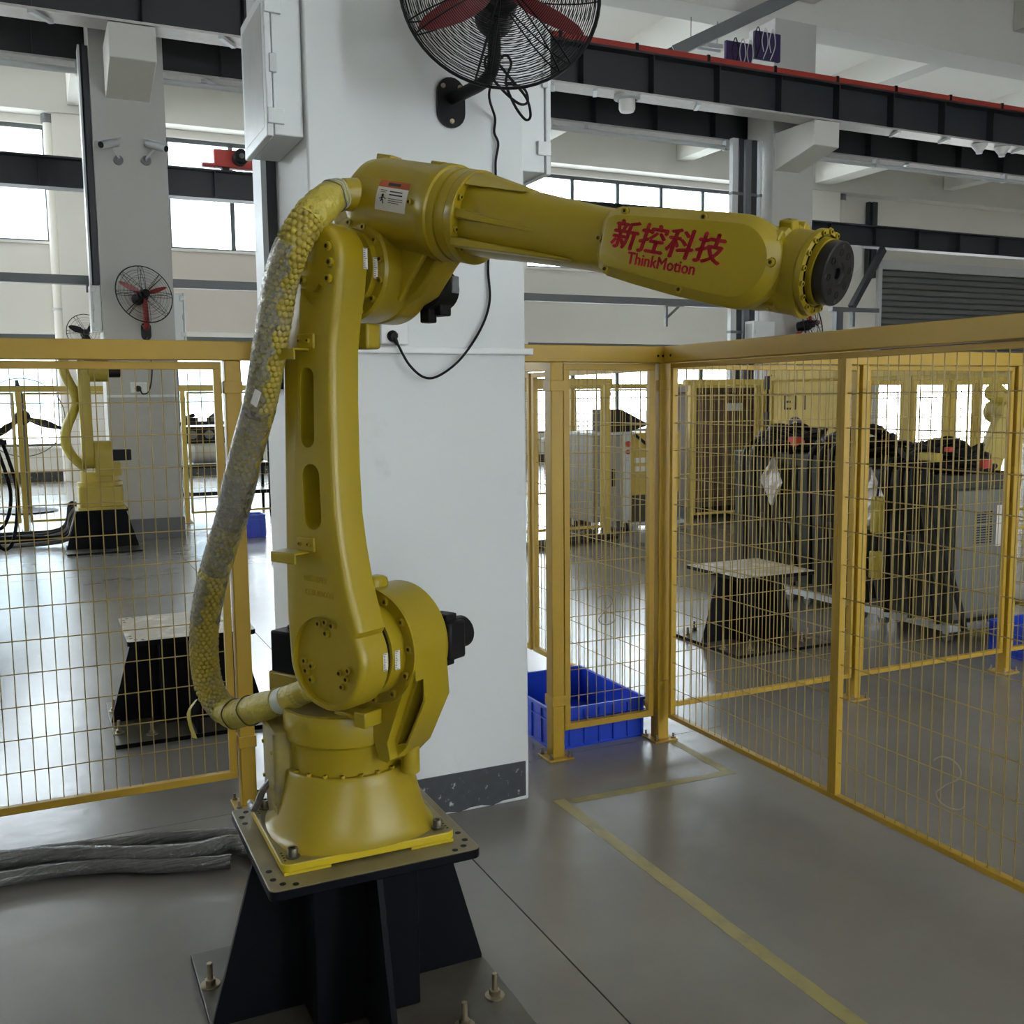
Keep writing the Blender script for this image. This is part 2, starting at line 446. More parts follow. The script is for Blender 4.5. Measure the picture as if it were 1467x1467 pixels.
for z0, z1 in Z:
    for (a, b) in (((-7, 22.55),) if z0 < 2 else ((-7, 9.8), (13.0, 13.6), (22.0, 22.55))):
        lw_.box((-12.25, a, z0), (-12, b, z1))
    for (a, b) in ((-12, -2.0), (-1.2, 4.3), (6.0, 7.8), (9.3, 11.3), (12.8, 32)) if z0 < 2 else ((-12, 4.3), (5.6, 9.8), (11.0, 32)):
        fw_.box((a, -7.25, z0), (b, -7, z1))
struct('wall_left', lw_, M['wall'])
struct('wall_front', fw_, M['wall'])
rw_ = MB().box((32, -7, 0), (32.25, 22.55, CEIL))
struct('wall_right', rw_, M['wall'])
struct('baseboard_back', MB().box((-12, YB - 0.02, 0), (0.54, YB, 0.2)).box((1.32, YB - 0.02, 0), (9.33, YB, 0.2)).box((10.72, YB - 0.02, 0), (18.98, YB, 0.2)), M['skirt'])
nw = 0
for (x0, x1, n) in bays:
    for (z0, z1) in Z:
        nw += 1
        f = MB(); t = 0.05; w = 0.07
        yc = YB + 0.1
        f.box((x0, yc, z0), (x1, yc + w, z0 + t)); f.box((x0, yc, z1 - t * 1.6), (x1, yc + w, z1))
        f.box((x0, yc, z0 + t), (x0 + t, yc + w, z1 - t)); f.box((x1 - t, yc, z0 + t), (x1, yc + w, z1 - t))
        win = struct('window_%d' % nw, f, M['frame'])
        dx = (x1 - x0) / n
        for k in range(n):
            a = x0 + dx * k; 
            if k:
                MB().box((a - 0.045, yc, z0 + t), (a + 0.045, yc + w, z1 - t)).build('mullion', M['frame'], win)
            zt = z0 + 1.18 if z0 < 2 else z0 + 1.2
            MB().box((a + 0.03, yc + 0.005, zt - 0.035), (a + dx - 0.03, yc + w - 0.005, zt + 0.035)).build('transom', M['frame'], win)
            MB().box((a + 0.03, yc + 0.03, z0 + 0.03), (a + dx - 0.03, yc + 0.036, z1 - 0.03)).build('pane', M['pane'], win)
        MB().box((x0 - 0.05, YB - 0.06, z0 - 0.05), (x1 + 0.05, YB + 0.1, z0)).build('window_sill', M['wall'], win)

# shutter gate in the back wall
dr = struct('door_1', MB().box((22.15, YB - 0.08, 0), (22.3, YB + 0.05, 5.22)).box((28.45, YB - 0.08, 0), (28.6, YB + 0.05, 5.22)).box((22.15, YB - 0.1, 5.2), (28.6, YB + 0.05, 5.45)), M['light_steel'])
slat = None
for k in range(17):                                                # the shutter is rolled half way up
    z = 2.26 + k * 0.172
    if slat is None:
        m_ = MB()
        prof = [(0, 0.0), (-0.035, 0.03), (-0.045, 0.085), (-0.035, 0.14), (0, 0.165)]
        vs = [(22.3, y, q) for y, q in prof] + [(28.45, y, q) for y, q in prof]
        m_.add(vs, [(i, i + 1, i + 6, i + 5) for i in range(4)])
        me = m_.mesh('slat'); me.materials.append(M['shutter']); slat = me
    o = bpy.data.objects.new('slat', slat); COL.objects.link(o); o.parent = dr; o.location = (0, YB, z)
MB().box((22.3, YB + 0.01, 2.25), (28.45, YB + 0.04, 5.2)).build('shutter_back', M['shutter'], dr)
MB().box((22.3, YB - 0.05, 2.18), (28.45, YB + 0.04, 2.27)).build('bottom_rail', M['grey_steel'], dr)

# outside: ground and one pale building across the yard
struct('ground', MB().box((-60, 22.6, -0.6), (80, 120, -0.15)), M['ground'])
b = thing('building', 'pale washed-out building with bluish glazing beyond the left windows', 'building', (2, 52, -0.15))
MB().box((-9, 0, 0), (6.5, 8, 14)).build('wall', M['bldg'], b)
for k in range(4):
    for q in range(6):
        MB().box((-8.5 + q * 2.45, -0.06, 1.3 + k * 3.2), (-6.6 + q * 2.45, 0.02, 3.0 + k * 3.2)).build('window', M['bldgw'], b)

# columns
def column(name, x0, x1, y0, y1, skirt_h, label):
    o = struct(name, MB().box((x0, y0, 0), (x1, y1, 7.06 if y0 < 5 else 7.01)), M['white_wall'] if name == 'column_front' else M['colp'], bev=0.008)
    o['label'] = label
    return o
c1 = column('column_front', 0.857, 1.655, 3.40, 4.20, .157, 'white painted square column behind the robot')
c2 = column('column_far_left', 0.71, 1.475, 12.15, 12.75, .25, 'shade-toned white column with cameras and a wall fan')
c3 = column('column_far_right', 9.98, 10.75, 12.15, 12.75, .25, 'shade-toned white column with corbel under the crane girder')
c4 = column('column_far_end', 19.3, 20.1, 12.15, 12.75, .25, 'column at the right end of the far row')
# broken skirting of the front column (uneven lower edge, plaster showing at the corner)
sk = MB()
pts = [(0.862, 0.157), (1.638, 0.157)] + [(1.638 - 0.0, 0.02)] + [(1.63 - k * 0.045, 0.004 + 0.016 * abs(math.sin(k * 2.1)) * (1 - k / 18)) for k in range(1, 17)] + [(0.862, 0.002)]
sk.prism(pts, lambda u, v: (u, 3.401, v), lambda u, v: (u, 3.394, v))
struct('baseboard_front', sk, M['skirt'])
struct('baseboard_side', MB().box((0.850, 3.394, 0), (0.8575, 4.2, 0.157)), M['skirt'])
struct('baseboard_far', MB().box((0.70, 12.14, 0), (1.485, 12.76, 0.24)), M['grey_steel'], bev=0.004)
struct('baseboard_far_right', MB().box((9.97, 12.14, 0), (10.76, 12.76, 0.24)), M['grey_steel'], bev=0.004)
def corbel(col, x0, x1, yf, yb, zt, zf, zb):
    m = MB().add([(x0, yb, zb), (x1, yb, zb), (x1, yb, zt), (x0, yb, zt), (x0, yf, zf), (x1, yf, zf), (x1, yf, zt), (x0, yf, zt)],
                 [(0, 1, 2, 3), (4, 7, 6, 5), (0, 4, 5, 1), (1, 5, 6, 2), (2, 6, 7, 3), (3, 7, 4, 0)])
    m.build('corbel', M['conc'], col, bev=0.01)
for c, x in ((c2, 0.86), (c3, 10.02), (c4, 19.45)):
    corbel(c, x, x + 0.46, 11.33, 12.16, 5.395, 5.05, 4.86)
    corbel(c, x, x + 0.46, 13.2, 12.74, 5.395, 5.05, 4.86)

# crane girders of the far row
def girder(name, y, z0, z1, x0, x1, label, st_x, flange_m, hw=0.16):
    t = thing(name, label, 'girder', (x0, y, z0))
    L = x1 - x0; H = z1 - z0
    MB().box((0, -0.012, 0.025), (L, 0.012, H - 0.025)).build('web', M['steel'], t)
    MB().box((0, -hw, 0), (L, hw, 0.025)).build('bottom_flange', flange_m, t)
    MB().box((0, -hw, H - 0.025), (L, hw, H)).build('top_flange', M['steel'], t)
    sm = MB().box((-0.008, -hw + 0.02, 0.025), (0.008, -0.012, H - 0.025)).mesh('stiffener'); sm.materials.append(M['steel'])
    for x in st_x:
        o = bpy.data.objects.new('stiffener', sm); COL.objects.link(o); o.parent = t; o.location = (x - x0, 0, 0)
    return t
sx = [-6 + 1.03 * k for k in range(36)]
g1 = girder('crane_girder', 11.48, 5.40, 5.93, -12, 32, 'nearer dark steel crane girder with red conductor rail on top', sx, M['flange'])
g2 = girder('crane_girder', 12.96, 5.40, 5.93, -12, 32, 'farther dark steel crane girder behind the column row', sx, M['flange'])
g3 = girder('crane_girder', 15.0, 4.40, 4.80, -12, 32, 'low dark steel girder carrying a red end truck', [-11 + 1.12 * k for k in range(38)], M['steel'], 0.13)
for k, x in enumerate([-0.9, 0.25, 2.05, 5.95, 6.55, 8.1, 11.6, 12.6, 14.2]):
    MB().bar((x + 11.9, -0.26, -0.05), (x + 12.1, 0.1, -0.012), 0.05, 0.035).build('flange_clip', M['light_steel'], g1)
for k, x in enumerate([-0.3, 2.1, 7.3, 9.9, 11.2, 13.4]):
    MB().bar((x + 11.9, -0.19, -0.05), (x + 12.1, 0.1, -0.012), 0.055, 0.04).build('flange_clip', M['light_steel'], g2)
cr = thing('conductor_rail', 'red conductor rail along the top of the nearer girder', 'rail', (-12, 11.36, 5.93))
MB().box((0, -0.035, 0.0), (44, 0.035, 0.075)).build('rail', M['railred'], cr, bev=0.008)
for k in range(40):
    MB().box((0.4 + k * 1.1, -0.045, 0), (0.44 + k * 1.1, 0.045, 0.085)).build('rail_clamp', M['blackpl'], cr)
pp = thing('conduit_pipe', 'pale conduit running under the farther girder', 'pipe', (-12, 12.81, 5.30))
for a, b_ in ((0, 12.8), (13.4, 21.95), (22.55, 31.4), (32.0, 44)): MB().cyl((a, 0, 0), (b_, 0, 0), 0.035, n=10).build('pipe', M['light_steel'], pp)
for k in range(14):
    MB().box((0.6 + k * 3, -0.045, -0.04), (0.66 + k * 3, 0.045, 0.1)).build('pipe_clip', M['light_steel'], pp)

# red end truck on the low girder
t = thing('crane_end_truck', 'red crane end truck with round black motor on the low girder', 'crane', (2.42, 15.0, 4.80))
MB().box((0.02, -0.09, 0.05), (0.84, 0.09, 0.29)).build('carriage', M['crane_red'], t, bev=0.01)
MB().box((-0.14, -0.05, 0.05), (0.03, 0.05, 0.10)).build('buffer', M['crane_red'], t, bev=0.006)
mo = MB().cyl((0.36, -0.09, 0.17), (0.36, -0.3, 0.17), 0.105, n=20, ch=0.02).build('motor', M['blackpl'], t)
MB().cyl((0.36, -0.3, 0.17), (0.36, -0.33, 0.17), 0.035, n=12).build('motor_cap', M['grey_steel'], mo)
for x in (0.18, 0.68):
    MB().cyl((x, -0.05, 0.055), (x, 0.05, 0.055), 0.055, n=14).build('wheel', M['blackpl'], t)

# overhead lamps and sensors under the near girder
def bay_lamp(x, y, z, label, s=1.0, grp=None):
    t = thing('bay_lamp', label, 'lamp', (x, y, z), group=grp)
    MB().lathe([(0, 0), (0.135 * s, 0), (0.135 * s, -0.035 * s), (0.10 * s, -0.05 * s)], n=20).build('collar', M['light_steel'], t)
    MB().lathe([(0.085 * s, -0.03 * s), (0.085 * s, -0.13 * s), (0.07 * s, -0.16 * s), (0, -0.165 * s)], n=20).build('lens', M['lamp'], t)
bay_lamp(7.05, 11.45, 5.40, 'round white lamp under the nearer girder beside the fan', 1.25)
for x, z, lb in ((13.37, 5.39, 'left'), (13.87, 5.39, 'right')):
    t = thing('ceiling_speaker', 'small white cone under the girder at the right edge, %s of two' % lb, 'speaker', (x, 11.42, z))
    MB().lathe([(0, 0), (0.12, 0), (0.12, -0.02), (0.06, -0.10), (0, -0.10)], n=18).build('cone', M['lamp'], t)
    MB().lathe([(0.055, -0.098), (0.045, -0.14), (0, -0.145)], n=14).build('driver_cap', M['light_steel'], t)

# square duct along the far column row, posts and trays beside the columns
t = thing('cable_duct', 'dark grey square duct running along the far column row', 'duct', (-12, 12.6, 2.90))
MB().box((0, -0.05, 0.0), (12.66, 0.05, 0.10)).build('duct_run', M['grey_steel'], t)
MB().box((13.49, -0.05, 0.0), (21.6, 0.05, 0.10)).build('duct_run', M['grey_steel'], t)
MB().box((12.58, -0.06, -0.08), (12.68, 0.06, 0.0)).build('end_bracket', M['grey_steel'], t)
def hpost(name, label, x, y, z0, z1, w, d, lm):
    t = thing(name, label, 'steel post', (x, y, z0))
    H = z1 - z0
    MB().box((-w, -d / 2, 0), (-w + 0.02, d / 2, H)).build('flange', lm, t)
    MB().box((-w + 0.02, -0.01, 0), (-0.012, 0.01, H)).build('web', M['steel'], t)
    MB().box((-0.012, -d / 2, 0), (0.0, d / 2, H)).build('flange', M['steel'], t)
    MB().box((-w * 0.62, -d / 2, 0), (-0.012, -d / 2 + 0.012, H)).build('cover_plate', M['steel'], t)
hpost('steel_post', 'dark steel post with pale flange behind the front column', 0.856, 3.95, 1.60, 7.04, 0.056, 0.15, M['light_steel'])
hpost('steel_post', 'dark steel post beside the far left column', 0.705, 12.30, 2.87, 5.39, 0.10, 0.26, M['light_steel'])
hpost('steel_post', 'dark steel post on the back wall above the shutter', 21.85, 22.1, 4.9, 7.0, 0.30, 0.16, M['steel'])
for k, (x0, x1, mm) in enumerate(((9.36, 9.46, 'light_steel'), (9.48, 9.56, 'steel'), (9.60, 9.70, 'grey_steel'), (9.72, 9.80, 'steel'), (9.86, 9.89, 'light_steel'))):
    nm = ['pale steel channel', 'dark steel channel', 'mid grey cable tray', 'dark cable tray', 'thin pale conduit'][k]
    t = thing('cable_riser', nm + ' rising beside the far right column', 'cable tray', (x0, 12.36, 0.0))
    MB().box((0, -0.08, 0), (x1 - x0, 0.0, 5.3)).build('tray', M[mm], t)
    for q in range(5):
        MB().box((-0.005, -0.09, 0.5 + q), (x1 - x0 + 0.005, 0.01, 0.54 + q)).build('tray_clip', M['grey_steel'], t)
t = thing('wall_bracket', 'grey triangular bracket hanging below the cable duct', 'bracket', (8.42, 12.6, 2.92))
MB().box((0, -0.02, -0.32), (0.035, 0.02, 0.0)).build('upright', M['grey_steel'], t)
MB().box((0, -0.02, -0.03), (0.32, 0.02, 0.0)).build('arm', M['grey_steel'], t)
MB().bar((0.02, 0, -0.2), (0.24, 0, -0.02), 0.03, 0.03).build('strut', M['grey_steel'], t)

# downpipes on the back wall
def downpipe(x, label):
    t = thing('downpipe', label, 'pipe', (x, YB - 0.16, 0))
    MB().cyl((0, 0, 0.0), (0, 0, 7.12), 0.10, n=14).build('pipe', M['light_steel'] if False else M['wall'], t)
    MB().cyl((0, 0, 6.98), (0, 0, 7.14), 0.13, n=14).build('top_socket', M['grey_steel'], t)
    for z in (1.0, 3.4, 5.8):
        MB().cyl((0, 0, z), (0, 0, z + 0.05), 0.125, n=14).build('pipe_clamp', M['light_steel'], t)
downpipe(0.50, 'white downpipe on the back wall left of the far column')
downpipe(20.6, 'white downpipe on the back wall near the shutter')

# overhead cable tray, purple panel and strip lamp at upper right
t = thing('cable_ladder', 'grey overhead cable tray slanting up toward the ceiling', 'cable tray', (8.05, 12.0, 6.2))
d_ = Vector((2.05, -0.6, 1.02))
for s_ in (-0.08, 0.08):
    MB().bar((0, s_ * 1.6, 0), tuple(d_ + Vector((0, s_ * 1.6, 0))), 0.025, 0.16).build('side_rail', M['grey_steel'], t)
for k in range(12):
    p = d_ * (k / 11.5)
    MB().bar((p.x, -0.128 + p.y, p.z), (p.x, 0.128 + p.y, p.z), 0.04, 0.03).build('rung', M['light_steel'], t)
t = thing('purple_panel', 'purple equipment panel with looped wires on the far right column', 'panel', (9.02, 12.02, 6.15))
for a, z in ((0.0, 0.0), (0.5, 0.2)):
    MB().box((a, 0, z), (a + 0.46, 0.05, z + 0.38)).build('board', M['purple'], t, bev=0.006)
for k in range(6):
    x = 0.12 + k * 0.13
    P = smooth_path([(x, -0.01, 0.0 + 0.2 * (k > 2)), (x + 0.05, -0.05, 0.2 + 0.2 * (k > 2)), (x + 0.02, -0.03, 0.42 + 0.2 * (k > 2)), (x - 0.04, -0.03, 0.25 + 0.2 * (k > 2)), (x + 0.01, -0.01, 0.1 + 0.2 * (k > 2))], 5)
    MB().tube(P, 0.008, 5).build('wire', M['light_steel'] if k % 3 else M['rubber'], t)
t = thing('strip_lamp', 'white tube lamp fixture hanging above the nearer girder', 'lamp', (8.75, 12.6, 6.62))
MB().box((0, -0.05, 0), (0.62, 0.05, 0.06)).build('housing', M['lamp'], t, bev=0.01)
MB().cyl((0.03, 0, -0.03), (0.59, 0, -0.03), 0.025, n=10).build('tube', M['socket'], t)
for x in (0.08, 0.54): MB().cyl((x, 0, 0.06), (x, 0, 1.37), 0.006, n=6).build('hanger_rod', M['grey_steel'], t)
struct('trim_1', MB().box((1.32, YB - 0.012, 7.16), (9.33, YB, 7.95)), M['beige'])
struct('trim_2', MB().box((1.42, YB - 0.012, 3.05), (9.18, YB, 4.68)), M['beige'])

# ================================================================== ROBOT AND ITS PEDESTAL
def pedestal(name, label, cx, cy, s=1.0, ztop=0.46, topm='plate', botm='floorplate', rods=True, topcol=None, plate_half=0.2575):
    t = thing(name, label, 'pedestal', (cx, cy, 0))
    ph = plate_half
    o = MB().prism(rrect(-ph, -ph, ph, ph, 0.02), lambda u, v: (u, v, ztop - 0.024), lambda u, v: (u, v, ztop)).build('top_plate', M['black'], t, bev=0.003)
    o.data.materials.append(M[topm])
    for p in o.data.polygons:
        if p.normal.z > 0.9: p.material_index = 1
    # tapped holes, eight near each pair of edges
    for sx_ in (-1, 1):
        for sy_ in (-1, 1):
            for (hx, hy) in ((0.238, 0.195), (0.222, 0.225), (0.195, 0.238), (0.238, 0.150)):
                MB().cyl((sx_ * hx * ph / 0.2575, sy_ * hy * ph / 0.2575, ztop - 0.004), (sx_ * hx * ph / 0.2575, sy_ * hy * ph / 0.2575, ztop + 0.0006), 0.0075, n=12).build('tapped_hole', M['black'], o)
    MB().box((-0.135, -0.135, 0.02), (0.135, 0.135, ztop - 0.024)).build('column_tube', M['black'], t, bev=0.006)
    z1 = ztop - 0.024
    for k in range(4):
        a = k * PI / 2
        T = Matrix.Rotation(a, 4, 'Z')
        MB(T).prism([(0.135, 0.02), (0.36, 0.02), (0.36, 0.03), (0.245, z1), (0.135, z1)], lambda u, v: (u, -0.008, v), lambda u, v: (u, 0.008, v)).build('gusset', M['black'], t, bev=0.0015, seg=1)
    f = MB().box((-0.365, -0.365, 0), (0.365, 0.365, 0.02)).build('floor_plate', M['black'], t, bev=0.002)
    f.data.materials.append(M[botm])
    for p in f.data.polygons:
        if p.normal.z > 0.9: p.material_index = 1
    if rods:
        for (x, y) in ((0.318, -0.188), (0.318, 0.188), (-0.338, 0.188), (-0.338, -0.188), (0.20, -0.27), (-0.20, -0.27), (0.20, 0.31), (-0.20, 0.31)):
            b = MB().lathe([(0.026, 0.02), (0.026, 0.0235), (0.012, 0.024)], (x, y, 0), n=16).build('washer', M['galv'], t)
            MB().lathe([(0.0, 0.023), (0.0145, 0.023), (0.0145, 0.037), (0.008, 0.0385), (0, 0.0385)], (x, y, 0), n=6).build('hex_nut', M['galv'], b, smooth=False)
            MB().cyl((x, y, 0.03), (x, y, 0.082), 0.0078, n=12, ch=0.0015).build('anchor_rod', M['galv'], b)
    return t
pedestal('robot_pedestal', 'black steel pedestal with gussets carrying the large yellow robot', 0.667, 2.425)

rob = thing('industrial_robot', 'large yellow six axis robot arm with red lettering on a black pedestal', 'robot arm', (0.667, 2.43, 0.46))
TW = Matrix.Translation((0, 0, -0.46))
TA = Matrix.Rotation(math.radians(-61), 4, 'Z') @ TW
Y_ = M['robot']
# --- fixed base
bp = MB(TW).prism(rrect(-0.215, -0.197, 0.215, 0.197, 0.022), lambda u, v: (u, v, 0.466), lambda u, v: (u, v, 0.487)).build('base_plate', M['base_edge'], rob, bev=0.003)
bp.data.materials.append(M['dusty'])
for p in bp.data.polygons:
    if p.normal.z > 0.9: p.material_index = 1
for (x0, x1, y0, y1) in ((-0.21, -0.10, -0.195, -0.12), (0.10, 0.21, -0.195, -0.12), (-0.21, -0.10, 0.12, 0.195), (0.10, 0.21, 0.12, 0.195)):
    MB(TW).box((x0, y0, 0.4601), (x1, y1, 0.467)).build('foot_pad', M['base_edge'], bp)
for sx_ in (-1, 1):
    for sy_ in (-1, 1):
        b = MB(TW).lathe([(0.017, 0.487), (0.017, 0.490), (0.0125, 0.490), (0.0125, 0.508), (0.0115, 0.5095), (0.006, 0.5095), (0.006, 0.502), (0, 0.502)], (sx_ * 0.182, sy_ * 0.160, 0), n=18)
        b.build('anchor_bolt', M['dull_metal'], bp)
        for k in range(4):
            MB(TW).cyl((sx_ * 0.203, sy_ * (0.172 - 0.014 * k), 0.485), (sx_ * 0.203, sy_ * (0.172 - 0.014 * k), 0.4876), 0.0028, n=8).build('pin_hole', M['black'], bp)
def sq_circle(h, rc, z, n=48):
    """rounded square of half side h, blended to a circle by rc in 0..1"""
    out = []
    for k in range(n):
        a = 2 * PI * k / n
        c, s_ = math.cos(a), math.sin(a)
        e = 5.0
        rsq = h / ((abs(c) ** e + abs(s_) ** e) ** (1 / e))
        r = rsq * (1 - rc) + h * rc
        out.append((r * c, r * s_, z))
    return out
loops = []
for (h, rc, z) in ((0.206, 0.50, 0.487), (0.200, 0.52, 0.492), (0.193, 0.56, 0.505), (0.184, 0.66, 0.535), (0.174, 0.82, 0.580), (0.166, 0.95, 0.622), (0.163, 1.0, 0.645), (0.159, 1.0, 0.650)):
    loops.append(sq_circle(h, rc, z))
MB(TW @ Matrix.Rotation(0, 4, 'Z')).loft(loops).build('base_casting', Y_, rob)
cb = MB(TW).prism(rrect(-0.190, -0.02, -0.11, 0.12, 0.012), lambda u, v: (u, v, 0.555), lambda u, v: (u, v, 0.745)).build('connector_box', M['dusty'], rob, bev=0.006)
MB(TW).loft([[(-0.18, -0.01, 0.49), (-0.10, -0.01, 0.49), (-0.10, 0.11, 0.49), (-0.18, 0.11, 0.49)], [(-0.187, -0.015, 0.556), (-0.11, -0.015, 0.556), (-0.11, 0.115, 0.556), (-0.187, 0.115, 0.556)]]).build('box_foot', M['dusty'], cb)
for k in range(4):
    bolt(cb, (-0.190, 0.0 + 0.1 * (k % 2), 0.60 + 0.09 * (k // 2)), (-1, 0, 0), 0.005, Y_, TW)
wl = smooth_path([(-0.18, 0.06, 0.60), (-0.203, 0.07, 0.57), (-0.212, 0.095, 0.53), (-0.215, 0.14, 0.498), (-0.215, 0.19, 0.496)], 5)
MB(TW).tube(wl, 0.009, 8).build('base_cable', M['cable'], cb)

# --- turret
tu = MB(TA).lathe([(0, 0.645), (0.147, 0.645), (0.147, 0.714), (0.149, 0.718), (0.156, 0.724), (0.1575, 0.732), (0.1575, 0.791), (0.155, 0.797), (0.150, 0.799), (0, 0.799)], n=56).build('turret', Y_, rob)
MB(TA).lathe([(0, 0.7991), (0.150, 0.7991), (0.150, 0.8), (0, 0.8)], n=48).build('turret_top', M['dusty'], tu)
for k in range(22):
    a = 2 * PI * k / 22
    bolt(tu, (0.1535 * math.cos(a), 0.1535 * math.sin(a), 0.650), (0, 0, 1), 0.0068, Y_, TA)
MB(TA).cyl((0.188, 0.03, 0.640), (0.188, 0.03, 0.738), 0.023, n=20, ch=0.002).lathe([(0.023, 0.718), (0.028, 0.718), (0.028, 0.738), (0, 0.738)], (0.188, 0.03, 0), n=20).build('axis_stop', Y_, tu)

# --- shoulder housing (axis 2)
J2 = (0.147, 0.968)
hp = arc(J2[0], J2[1], 0.143, -15, 190, 40) + [(0.0, 0.90), (-0.05, 0.83), (-0.06, 0.796), (0.13, 0.796), (0.163, 0.69), (0.19, 0.688), (0.228, 0.725), (0.291, 0.85)]
sh = MB(TA).prism(hp, lambda u, v: (u, -0.055, v), lambda u, v: (u, 0.062, v)).build('shoulder_housing', Y_, rob)
cut(sh, MB(TA).prism([(0.282, 0.93), (0.284, 0.852), (0.227, 0.736), (0.200, 0.728)], lambda u, v: (u, -0.08, v), lambda u, v: (u, 0.045, v)))
cut(sh, MB(TA).prism([(0.259, 0.903), (0.192, 0.738), (0.205, 0.67), (0.33, 0.67), (0.33, 0.903)], lambda u, v: (u, -0.09, v), lambda u, v: (u, -0.028, v)))
bb = sh.modifiers.new('bevel', 'BEVEL'); bb.width = 0.004; bb.segments = 2; bb.limit_method = 'ANGLE'; bb.angle_limit = math.radians(50)
MB(TA).lathe([(0.143, 0.0), (0.143, 0.006), (0.137, 0.006), (0.137, 0.002)], (J2[0], -0.055, J2[1]), (0, -1, 0), n=56).build('flange_rim', Y_, sh)
MB(TA).lathe([(0.112, -0.01), (0.112, 0.046), (0.104, 0.048), (0, 0.048)], (J2[0], -0.055, J2[1]), (0, -1, 0), n=48).build('joint_neck', Y_, sh)
MB(TA).lathe([(0.106, 0.0), (0.106, 0.02)], (J2[0], -0.098, J2[1]), (0, -1, 0), n=48).build('joint_seal', M['black'], sh)
for k in range(12):
    a = math.radians(5 + 30 * k)
    bolt(sh, (J2[0] + 0.1265 * math.cos(a), -0.056, J2[1] + 0.1265 * math.sin(a)), (0, -1, 0), 0.0088, Y_, TA)
MB(TA).box((0.06, -0.100, 0.795), (0.150, -0.050, 0.808)).build('stop_rail', Y_, sh, bev=0.003)
MB(TA).box((0.142, -0.115, 0.785), (0.178, -0.055, 0.822)).build('stop_block', Y_, sh, bev=0.003)
MB(TA).box((0.118, -0.05, 1.08), (0.162, 0.0, 1.135)).build('lifting_lug', Y_, sh, bev=0.012)
def vernier(parent, r, y, z, T, w=0.018, h=0.04, ang=0.0):
    R_ = T @ Matrix.Translation((r, y, z)) @ Matrix.Rotation(ang, 4, 'Y')
    o = MB(R_).box((-0.0006, -w / 2, -h / 2), (0.0006, w / 2, h / 2)).build('scale_sticker', M['sticker'], parent)
    q = MB(R_)
    for k in range(11):
        z_ = -h / 2 + h * (k + 0.5) / 11
        q.box((0.0004, -w / 2 + 0.001, z_ - 0.0006), (0.0011, -w / 2 + (0.010 if k % 5 == 0 else 0.006), z_ + 0.0006))
    q.build('scale_ticks', M['ink'], parent)
vernier(sh, J2[0] + 0.1128, -0.086, 0.958, TA, 0.016, 0.045)
m2 = MB(TA).box((0.205, 0.062, 0.925), (0.295, 0.125, 1.02)).build('shoulder_motor', M['blackpl'], rob, bev=0.008)
MB(TA).cyl((0.245, 0.125, 0.975), (0.245, 0.175, 0.975), 0.040, n=24, ch=0.006).build('motor_cap', M['blackpl'], m2)
MB(TA).box((0.225, 0.075, 1.015), (0.275, 0.115, 1.035)).build('motor_connector', M['blackpl'], m2, bev=0.004)
MB(TA).box((0.225, 0.08, 0.905), (0.265, 0.115, 0.93)).build('motor_connector', M['blackpl'], m2, bev=0.003)
rm = MB(TA).box((-0.215, -0.055, 0.850), (-0.10, 0.055, 0.962)).build('turret_motor', M['black'], rob, bev=0.006)
MB(TA).box((-0.19, -0.02, 0.955), (-0.15, 0.03, 0.972)).build('motor_connector', M['blackpl'], rm, bev=0.004)
MB(TA).prism([(-0.222, 0.70), (-0.06, 0.70), (-0.04, 0.855), (-0.222, 0.855)], lambda u, v: (u, -0.06, v), lambda u, v: (u, 0.06, v)).build('motor_bracket', Y_, rob, bev=0.006)

# --- lower arm (link between axis 2 and axis 3)
J3 = (0.130, 1.850)
left = [(0.036, 1.78), (0.030, 1.68), (0.026, 1.5), (0.020, 1.3), (0.015, 1.15), (0.014, 1.06)]
right = [(0.250, 1.04), (0.234, 1.09), (0.216, 1.15), (0.200, 1.23), (0.190, 1.30), (0.186, 1.40), (0.186, 1.55), (0.190, 1.66), (0.202, 1.73), (0.216, 1.79)]
outl = arc(0.140, 0.963, 0.120, 182, 392, 40)[:] + right + arc(J3[0], J3[1], 0.094, -16, 190, 30) + left
outl = [outl[0]] + [p for a, p in zip(outl, outl[1:]) if (Vector(a) - Vector(p)).length > 0.004]
def AY(y, poly): return [(u, y, v) for u, v in poly]
arm = MB(TA).loft([AY(-0.112, inset(outl, 0.004)), AY(-0.116, outl), AY(-0.181, outl), AY(-0.191, inset(outl, 0.002)), AY(-0.197, inset(outl, 0.006)), AY(-0.200, inset(outl, 0.013))]).build('lower_arm', Y_, rob)
c_ = MB(TA)
c_.prism(arc(0.112, 1.605, 0.0215, 0, 180, 14) + arc(0.108, 1.470, 0.0215, 180, 360, 14), lambda u, v: (u, -0.25, v), lambda u, v: (u, -0.125, v))
cut(arm, c_)
c_ = MB(TA); c_.prism(arc(0.115, 1.385, 0.027, 0, 180, 14) + arc(0.117, 1.290, 0.027, 180, 360, 14), lambda u, v: (u, -0.25, v), lambda u, v: (u, -0.125, v))
cut(arm, c_)
c_ = MB(TA); c_.prism(arc(0.141, 0.963, 0.103, 0, 360, 56)[:-1], lambda u, v: (u, -0.25, v), lambda u, v: (u, -0.186, v))
cut(arm, c_)
c_ = MB(TA); c_.prism(arc(0.138, 1.797, 0.036, 175, 355, 16) + [(0.160, 1.806), (0.150, 1.795), (0.138, 1.79), (0.125, 1.795)], lambda u, v: (u, -0.25, v), lambda u, v: (u, -0.188, v))
cut(arm, c_)
